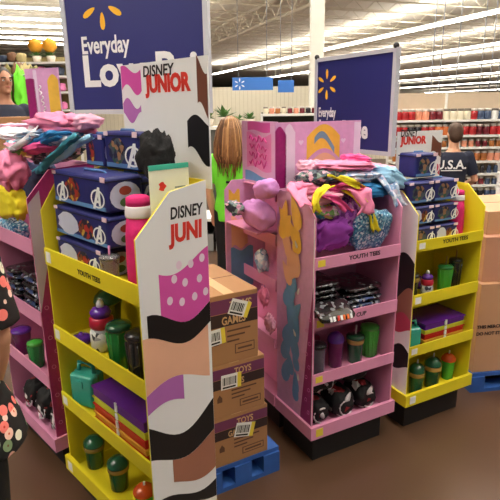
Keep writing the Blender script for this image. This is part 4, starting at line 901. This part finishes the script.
text('U.S.A.', .14, WINK, tg, (.06, .139, 1.26), (R(90), 0, R(180)), 1.0, .003, 0, 'CENTER')
MB().bx(-.07, .17, .126, .134, 1.235, 1.245).build('printed_line', WINK, tg)
# foreground person in a floral tunic at the left edge
p = onY(-120, 200, 1.12)
person('person in a black floral top and black leggings at the left edge', (p.x, p.y, 0), R(180), 1.66, FLOR, BTR, BHAIR, SKIN,
       (((-.04, .0, -.28), (.09, -.10, -.21)), ((.04, 0, -.28), (-.09, -.10, -.21))), hair='long', tunic=True, sleeve=.45)

# ================================================================== background: shelving with jars
SHW = mat('white_shelf', (232, 230, 224), .45, .03)
Ys = 7.6; sx0 = onY(396, 117, Ys).x; sx1 = onY(512, 117, Ys).x
levels = [onY(470, y, Ys).z for y in (119.5, 135, 147, 161, 173.5, 185, 197.5, 208)]
t = thing('wall_shelving', 'tall white shelving unit full of jars behind the navy shirt', 'shelving', (sx0, Ys, 0), 0)
W_ = sx1 - sx0; top_z = onY(450, 92, Ys).z
MB().bx(0, W_, .36, .39, 0, top_z).build('back_panel', mat('beige_panel', (196, 176, 152), .7, .08), t)
for z in levels: MB().bx(0, W_, 0, .36, z - .03, z).build('shelf', SHW, t)
for x in (0, W_ * .5, W_): MB().bx(x - .015, x + .015, .33, .37, 0, top_z).build('upright', SHW, t)
def jar_mesh(rgb, lid, kind, nm):
    b = MB()
    if kind == 0: b.lathe([(.038, 0), (.042, .006), (.042, .085), (.036, .095)], 12); b.cur = 1; b.lathe([(.038, .095), (.038, .12), (.03, .122)], 12)
    else: b.lathe([(.03, 0), (.033, .006), (.033, .09), (.016, .115)], 12); b.cur = 1; b.lathe([(.014, .115), (.014, .145), (.01, .147)], 12)
    return b.mesh(nm, [mat(nm, rgb, .25, .1, 10, coat=.4), mat(nm + '_lid', lid, .4, .05)], True)
JC = {'red': (176, 44, 48), 'peach': (226, 150, 120), 'maroon': (112, 34, 44), 'cream': (232, 222, 196), 'slate blue': (70, 84, 112), 'amber': (170, 104, 56), 'dark green': (50, 74, 58), 'dark': (46, 42, 46), 'orange': (210, 112, 60), 'white': (228, 226, 222)}
JM = {(c, k): jar_mesh(v, (214, 206, 196) if c not in ('white', 'cream') else (120, 110, 100), k, c.replace(' ', '_') + ('_jar' if k == 0 else '_bottle')) for c, v in JC.items() for k in (0, 1)}
pal = [(['red', 'red', 'peach', 'peach', 'maroon', 'maroon', 'cream', 'cream', 'cream', 'red', 'slate blue', 'slate blue', 'white', 'slate blue'], 0),
       (['red', 'dark', 'red', 'orange', 'peach', 'red', 'maroon', 'red', 'orange', 'peach'], 0), (['maroon', 'amber', 'dark', 'amber', 'white', 'peach'], 0),
       (['amber', 'peach', 'cream', 'amber', 'red', 'orange'], 0), (['dark', 'slate blue', 'dark', 'dark green', 'white', 'slate blue'], 1),
       (['dark', 'maroon', 'slate blue', 'dark', 'dark green'], 0), (['dark green', 'dark', 'slate blue', 'dark', 'white'], 0), (['maroon', 'dark', 'amber', 'maroon', 'peach'], 0)]
ords = ['top', 'second', 'third', 'fourth', 'fifth', 'sixth', 'seventh', 'lowest']
for r_, (cs, kind) in enumerate(pal):
    z = levels[r_]; n = int(W_ / .098); sc = min(1.25, ((levels[r_ - 1] - z - .05) / .13) if r_ else 1.5)
    for k in range(n):
        c = cs[(k * len(cs) // n) if r_ == 0 else (k // 2) % len(cs)]; x = sx0 + .05 + k * .098
        o = link_mesh('jar' if kind == 0 else 'bottle', JM[(c, kind)], None, (x, Ys + .07 + .02 * random.random(), z), (0, 0, 0), (sc * .95, sc * .95, sc))
        tag(o, f'{c} {"jar" if kind == 0 else "bottle"} on the {ords[r_]} shelf of the tall white shelving', 'jar' if kind == 0 else 'bottle', f'{c} goods on the {ords[r_]} shelf')
# blue department sign above the shelving
def hang_sign(label, px0, px1, py0, py1, Y, m, words=None, sp=None):
    a = onY(px0, py1, Y); b_ = onY(px1, py0, Y); t = thing('hanging_sign', label, 'sign', (a.x, Y, a.z), 0); W, h = b_.x - a.x, b_.z - a.z
    MB().bx(0, W, 0, .03, 0, h).build('board', m, t)
    for x in (W * .15, W * .85): MB().tube([(x, .015, h), (x, .015, 5.6 - a.z)], .008, 6).build('hanger_rod', STEEL, t)
    if words: text(words, h * .5, WINK, t, (W * .38, -.002, h * .3), FRONT, 1, .004)
    if sp: spark(t, (W * sp, h * .5), h * .42, WINK)
    return t
BSIGN = mat('bright_blue_sign', (58, 120, 206), .4, .04, 2); NSIGN = mat('deep_blue_sign', (48, 66, 130), .4, .04, 2)
hang_sign('bright blue hanging sign with white spark above the beige wall', 232.5, 273, 77, 90.5, 13, BSIGN, None, .18)
hang_sign('small bright blue hanging sign beside the white column', 278, 294, 80, 92.5, 13.4, BSIGN)
hang_sign('tiny blue hanging sign left of the navy price sign', 309, 317, 88, 96, 13.8, BSIGN)
hang_sign('deep blue hanging sign above the tall jar shelving', 486, 498, 99, 107, 9.5, NSIGN)
hang_sign('long white hanging sign above the tall jar shelving', 449, 484, 98, 108, 10.5, WHT)
hang_sign('deep blue small sign between the price sign and the red jars', 428, 440, 101, 107, 9, NSIGN)
# middle background: beige wall, white shelf with jars, low table
a = onY(205, 91, 16); b_ = onY(400, 91, 16)
struct(MB().bx(a.x - 8, b_.x, 16, 16.2, 0, a.z + .1).build('wall_middle', mat('beige_partition', (238, 230, 208), .8, .05)))
b = MB()
for x in [a.x - 8 + .12 * k for k in range(int((b_.x - a.x + 8) / .12))]: b.bx(x, x + .012, 15.985, 16, 0, a.z + .1)
struct(b.build('trim_30', mat('beige_batten', (216, 206, 180), .8, .05)))
Ym = 8.4; a = onY(262, 114, Ym); b_ = onY(322, 114, Ym)
t = thing('low_shelving', 'white shelf with dark green goods left of the navy price sign', 'shelving', (a.x, Ym, 0), 0); W = b_.x - a.x
for z in (.1, .5, .95, a.z): MB().bx(0, W, 0, .4, z - .035, z).build('shelf', SHW, t)
MB().bx(0, W, .4, .43, 0, a.z + .02).build('back_panel', mat('dark_green_panel', (54, 60, 44), .6, .1), t)
for x in (0, W): MB().bx(x - .015, x + .015, .0, .43, 0, a.z).build('upright', SHW, t)
for k, c in enumerate(['cream', 'peach', 'amber', 'cream', 'maroon', 'peach', 'maroon', 'dark', 'maroon', 'dark']):
    o = link_mesh('jar', JM[(c, 0)], None, (a.x + .06 + k * .095, Ym + .08, a.z + .001), (0, 0, 0), (.98, .98, .85)); tag(o, f'{c} jar on the low white shelf left of the navy sign', 'jar', f'{c} jars on the low shelf')
for k in range(9):
    o = link_mesh('bottle', JM[('dark green', 1)], None, (a.x + .06 + k * .1, Ym + .08, .951), (0, 0, 0), (1.1, 1.1, 1.3)); tag(o, 'dark green bottle on the middle board of the low shelf', 'bottle', 'green bottles on the low shelf')
# potted plants on a counter by the beige wall
Yp = 9.0; a = onY(196, 127, Yp); b_ = onY(262, 127, Yp)
t = thing('counter', 'long pale counter carrying plants behind the green shirt', 'counter', (a.x, Yp, 0), 0); W = b_.x - a.x
MB().bx(0, W, 0, .5, a.z - .05, a.z).build('worktop', SHW, t); MB().bx(.05, W - .05, .05, .45, 0, a.z - .05).build('body', mat('grey_counter', (90, 90, 84), .6, .1), t)
LEAF = mat('leaf_green', (82, 124, 58), .6, .25, 30); POT = mat('pale_pot', (220, 206, 190), .6, .06)
def plant(px, Y, z, label, s=1, leafm=LEAF, flower=None):
    x = onY(px, 127, Y).x; t = thing('potted_plant', label, 'plant', (x, Y + .2, z + .001), 0)
    MB().lathe([(.07 * s, 0), (.1 * s, .14 * s), (.09 * s, .14 * s)], 14).build('pot', POT, t, True)
    b = MB()
    for k in range(26):
        a_ = random.uniform(0, 6.28); e_ = random.uniform(.2, 1.3); L = random.uniform(.1, .24) * s; d = Vector((math.cos(a_) * math.cos(e_), math.sin(a_) * math.cos(e_), math.sin(e_)))
        sd = d.cross(Vector((0, 0, 1))).normalized() * .035 * s; o = Vector((0, 0, .13 * s)); b.add([o, o + d * L * .6 + sd, o + d * L + Vector((0, 0, -.02)), o + d * L * .6 - sd], [(0, 1, 2, 3)])
    b.build('foliage', leafm, t)
    if flower:
        f = MB(); f.ball((0, 0, .36 * s), .15 * s, 14, 9, lambda d: 1 + .2 * noise.noise(d * 6)); f.build('flower_head', flower, t, True)
plant(208, Yp, a.z, 'small potted plant at the left end of the pale counter', .9)
plant(224, Yp, a.z, 'leafy potted plant behind the long brown hair', 1.1); plant(238, Yp, a.z, 'low potted plant above the green shirt', .7); plant(250, Yp, a.z, 'potted plant at the right end of the pale counter', .8)
# dark low rack behind the cartons with grey boxes
Yr = 5.6; a = onY(200, 219, Yr); b_ = onY(252, 219, Yr); z0 = onY(215, 253, Yr).z
t = thing('low_rack', 'low dark rack with white shelf edges behind the cartons', 'rack', (a.x, Yr, 0), 0); W = b_.x - a.x
for z in (z0, a.z): MB().bx(0, W, 0, .5, z - .03, z).build('shelf', SHW, t)
MB().bx(0, W, .5, .52, 0, a.z).build('back_panel', BLK, t)
for x in (0, W): MB().bx(x - .015, x + .015, 0, .52, 0, a.z).build('upright', BLK, t)
GB = mat('grey_box', (150, 150, 148), .6, .06)
for k in range(4):
    o = MB().bx(0, .1, 0, .2, 0, .2).bx(-.003, .103, -.003, .203, .16, .2).build('grey_box', GB, None, bevel=.004); o.location = (a.x + .03 + k * .13, Yr + .08, z0); tag(o, 'small grey box on the low dark rack behind the cartons', 'box', 'grey boxes on the low rack')
# ------------------------------------------------------------------ left background
Yl = 8.5; a = onY(-14, 72, Yl); b_ = onY(66, 72, Yl)
t = thing('garment_shelving', 'pale shelving with dark folded goods behind the man at left', 'shelving', (a.x, Yl, 0), 0); W = b_.x - a.x
lv = [onY(20, y, Yl).z for y in (62, 76, 92, 110)]
for z in lv: MB().bx(0, W, 0, .4, z - .03, z).build('shelf', SHW, t)
MB().bx(0, W, .4, .43, 0, lv[0] + .1).build('back_panel', mat('olive_panel', (150, 136, 92), .7, .15, 8), t)
for x in (0, W * .5, W): MB().bx(x - .015, x + .015, .38, .43, 0, lv[0]).build('upright', SHW, t)
DM = [mat('slate_cloth', (54, 64, 84), .8, .2), mat('olive_cloth', (120, 112, 60), .8, .2), mat('brown_cloth', (120, 84, 60), .8, .2), mat('sand_cloth', (190, 172, 120), .8, .2), mat('rose_cloth', (220, 120, 170), .8, .2)]
dn = ['slate', 'olive', 'brown', 'sand', 'rose']
for r_, z in enumerate(lv):
    for k in range(8):
        if r_ == 0 and k in (4, 5, 6, 7): continue
        j = random.randrange(5); o = soft('folded_cloth', (.11, .2, .10 + .04 * random.random()), DM[j], (a.x + .09 + k * (W - .1) / 8, Yl + .15, z + .002), 0, (0, 0), .4, .2, 3, k + r_ * 9, None, 3, 14, 8)
        tag(o, f'{dn[j]} folded cloth on the {["top", "second", "third", "lowest"][r_]} board of the pale shelving at left', 'cloth', f'{dn[j]} cloths on board {["one", "two", "three", "four"][r_]}')
OR = mat('orange_flower', (236, 164, 40), .7, .2, 40, .4)
plant(40, Yl, lv[0], 'orange flower ball on the shelving left of the navy sign, left of two', .7, LEAF, OR); plant(54, Yl, lv[0], 'orange flower ball on the shelving left of the navy sign, right of two', .7, LEAF, OR)
# round clothes rack beside the man
Yc = 6.7; c = onY(25, 100, Yc); t = thing('clothes_rack', 'clothes rack of brown and green garments right of the man', 'clothes rack', (c.x, Yc, 0), 0)
MB().tube([(-.02, 0, 0), (-.02, 0, c.z + .35)], .02, 8).build('pole', STEEL, t); MB().tube([(-.28, 0, c.z + .33), (.28, 0, c.z + .33)], .015, 8).build('rail', STEEL, t)
MB().box((-.02, 0, .02), (.5, .4, .04)).build('foot', STEEL, t)
for k, j in enumerate([2, 1, 2, 3, 1]):
    g = soft('hung_garment', (.09, .4, .62), [DM[0], DM[1], DM[2], DM[3]][j], (-.2 + k * .09, 0, c.z - .30), 0, (0, 0), .5, .25, 3, 70 + k, t, 2)
for k in range(2): soft('hung_garment', (.1, .3, .5), LIME, (-.12 + .2 * k, -.25, c.z - .25), 0, (0, 0), .6, .3, 3, 80 + k, t, 0)
MB().tube([(-.28, -.25, c.z + .27), (.28, -.25, c.z + .27)], .012, 8).build('rail', STEEL, t)
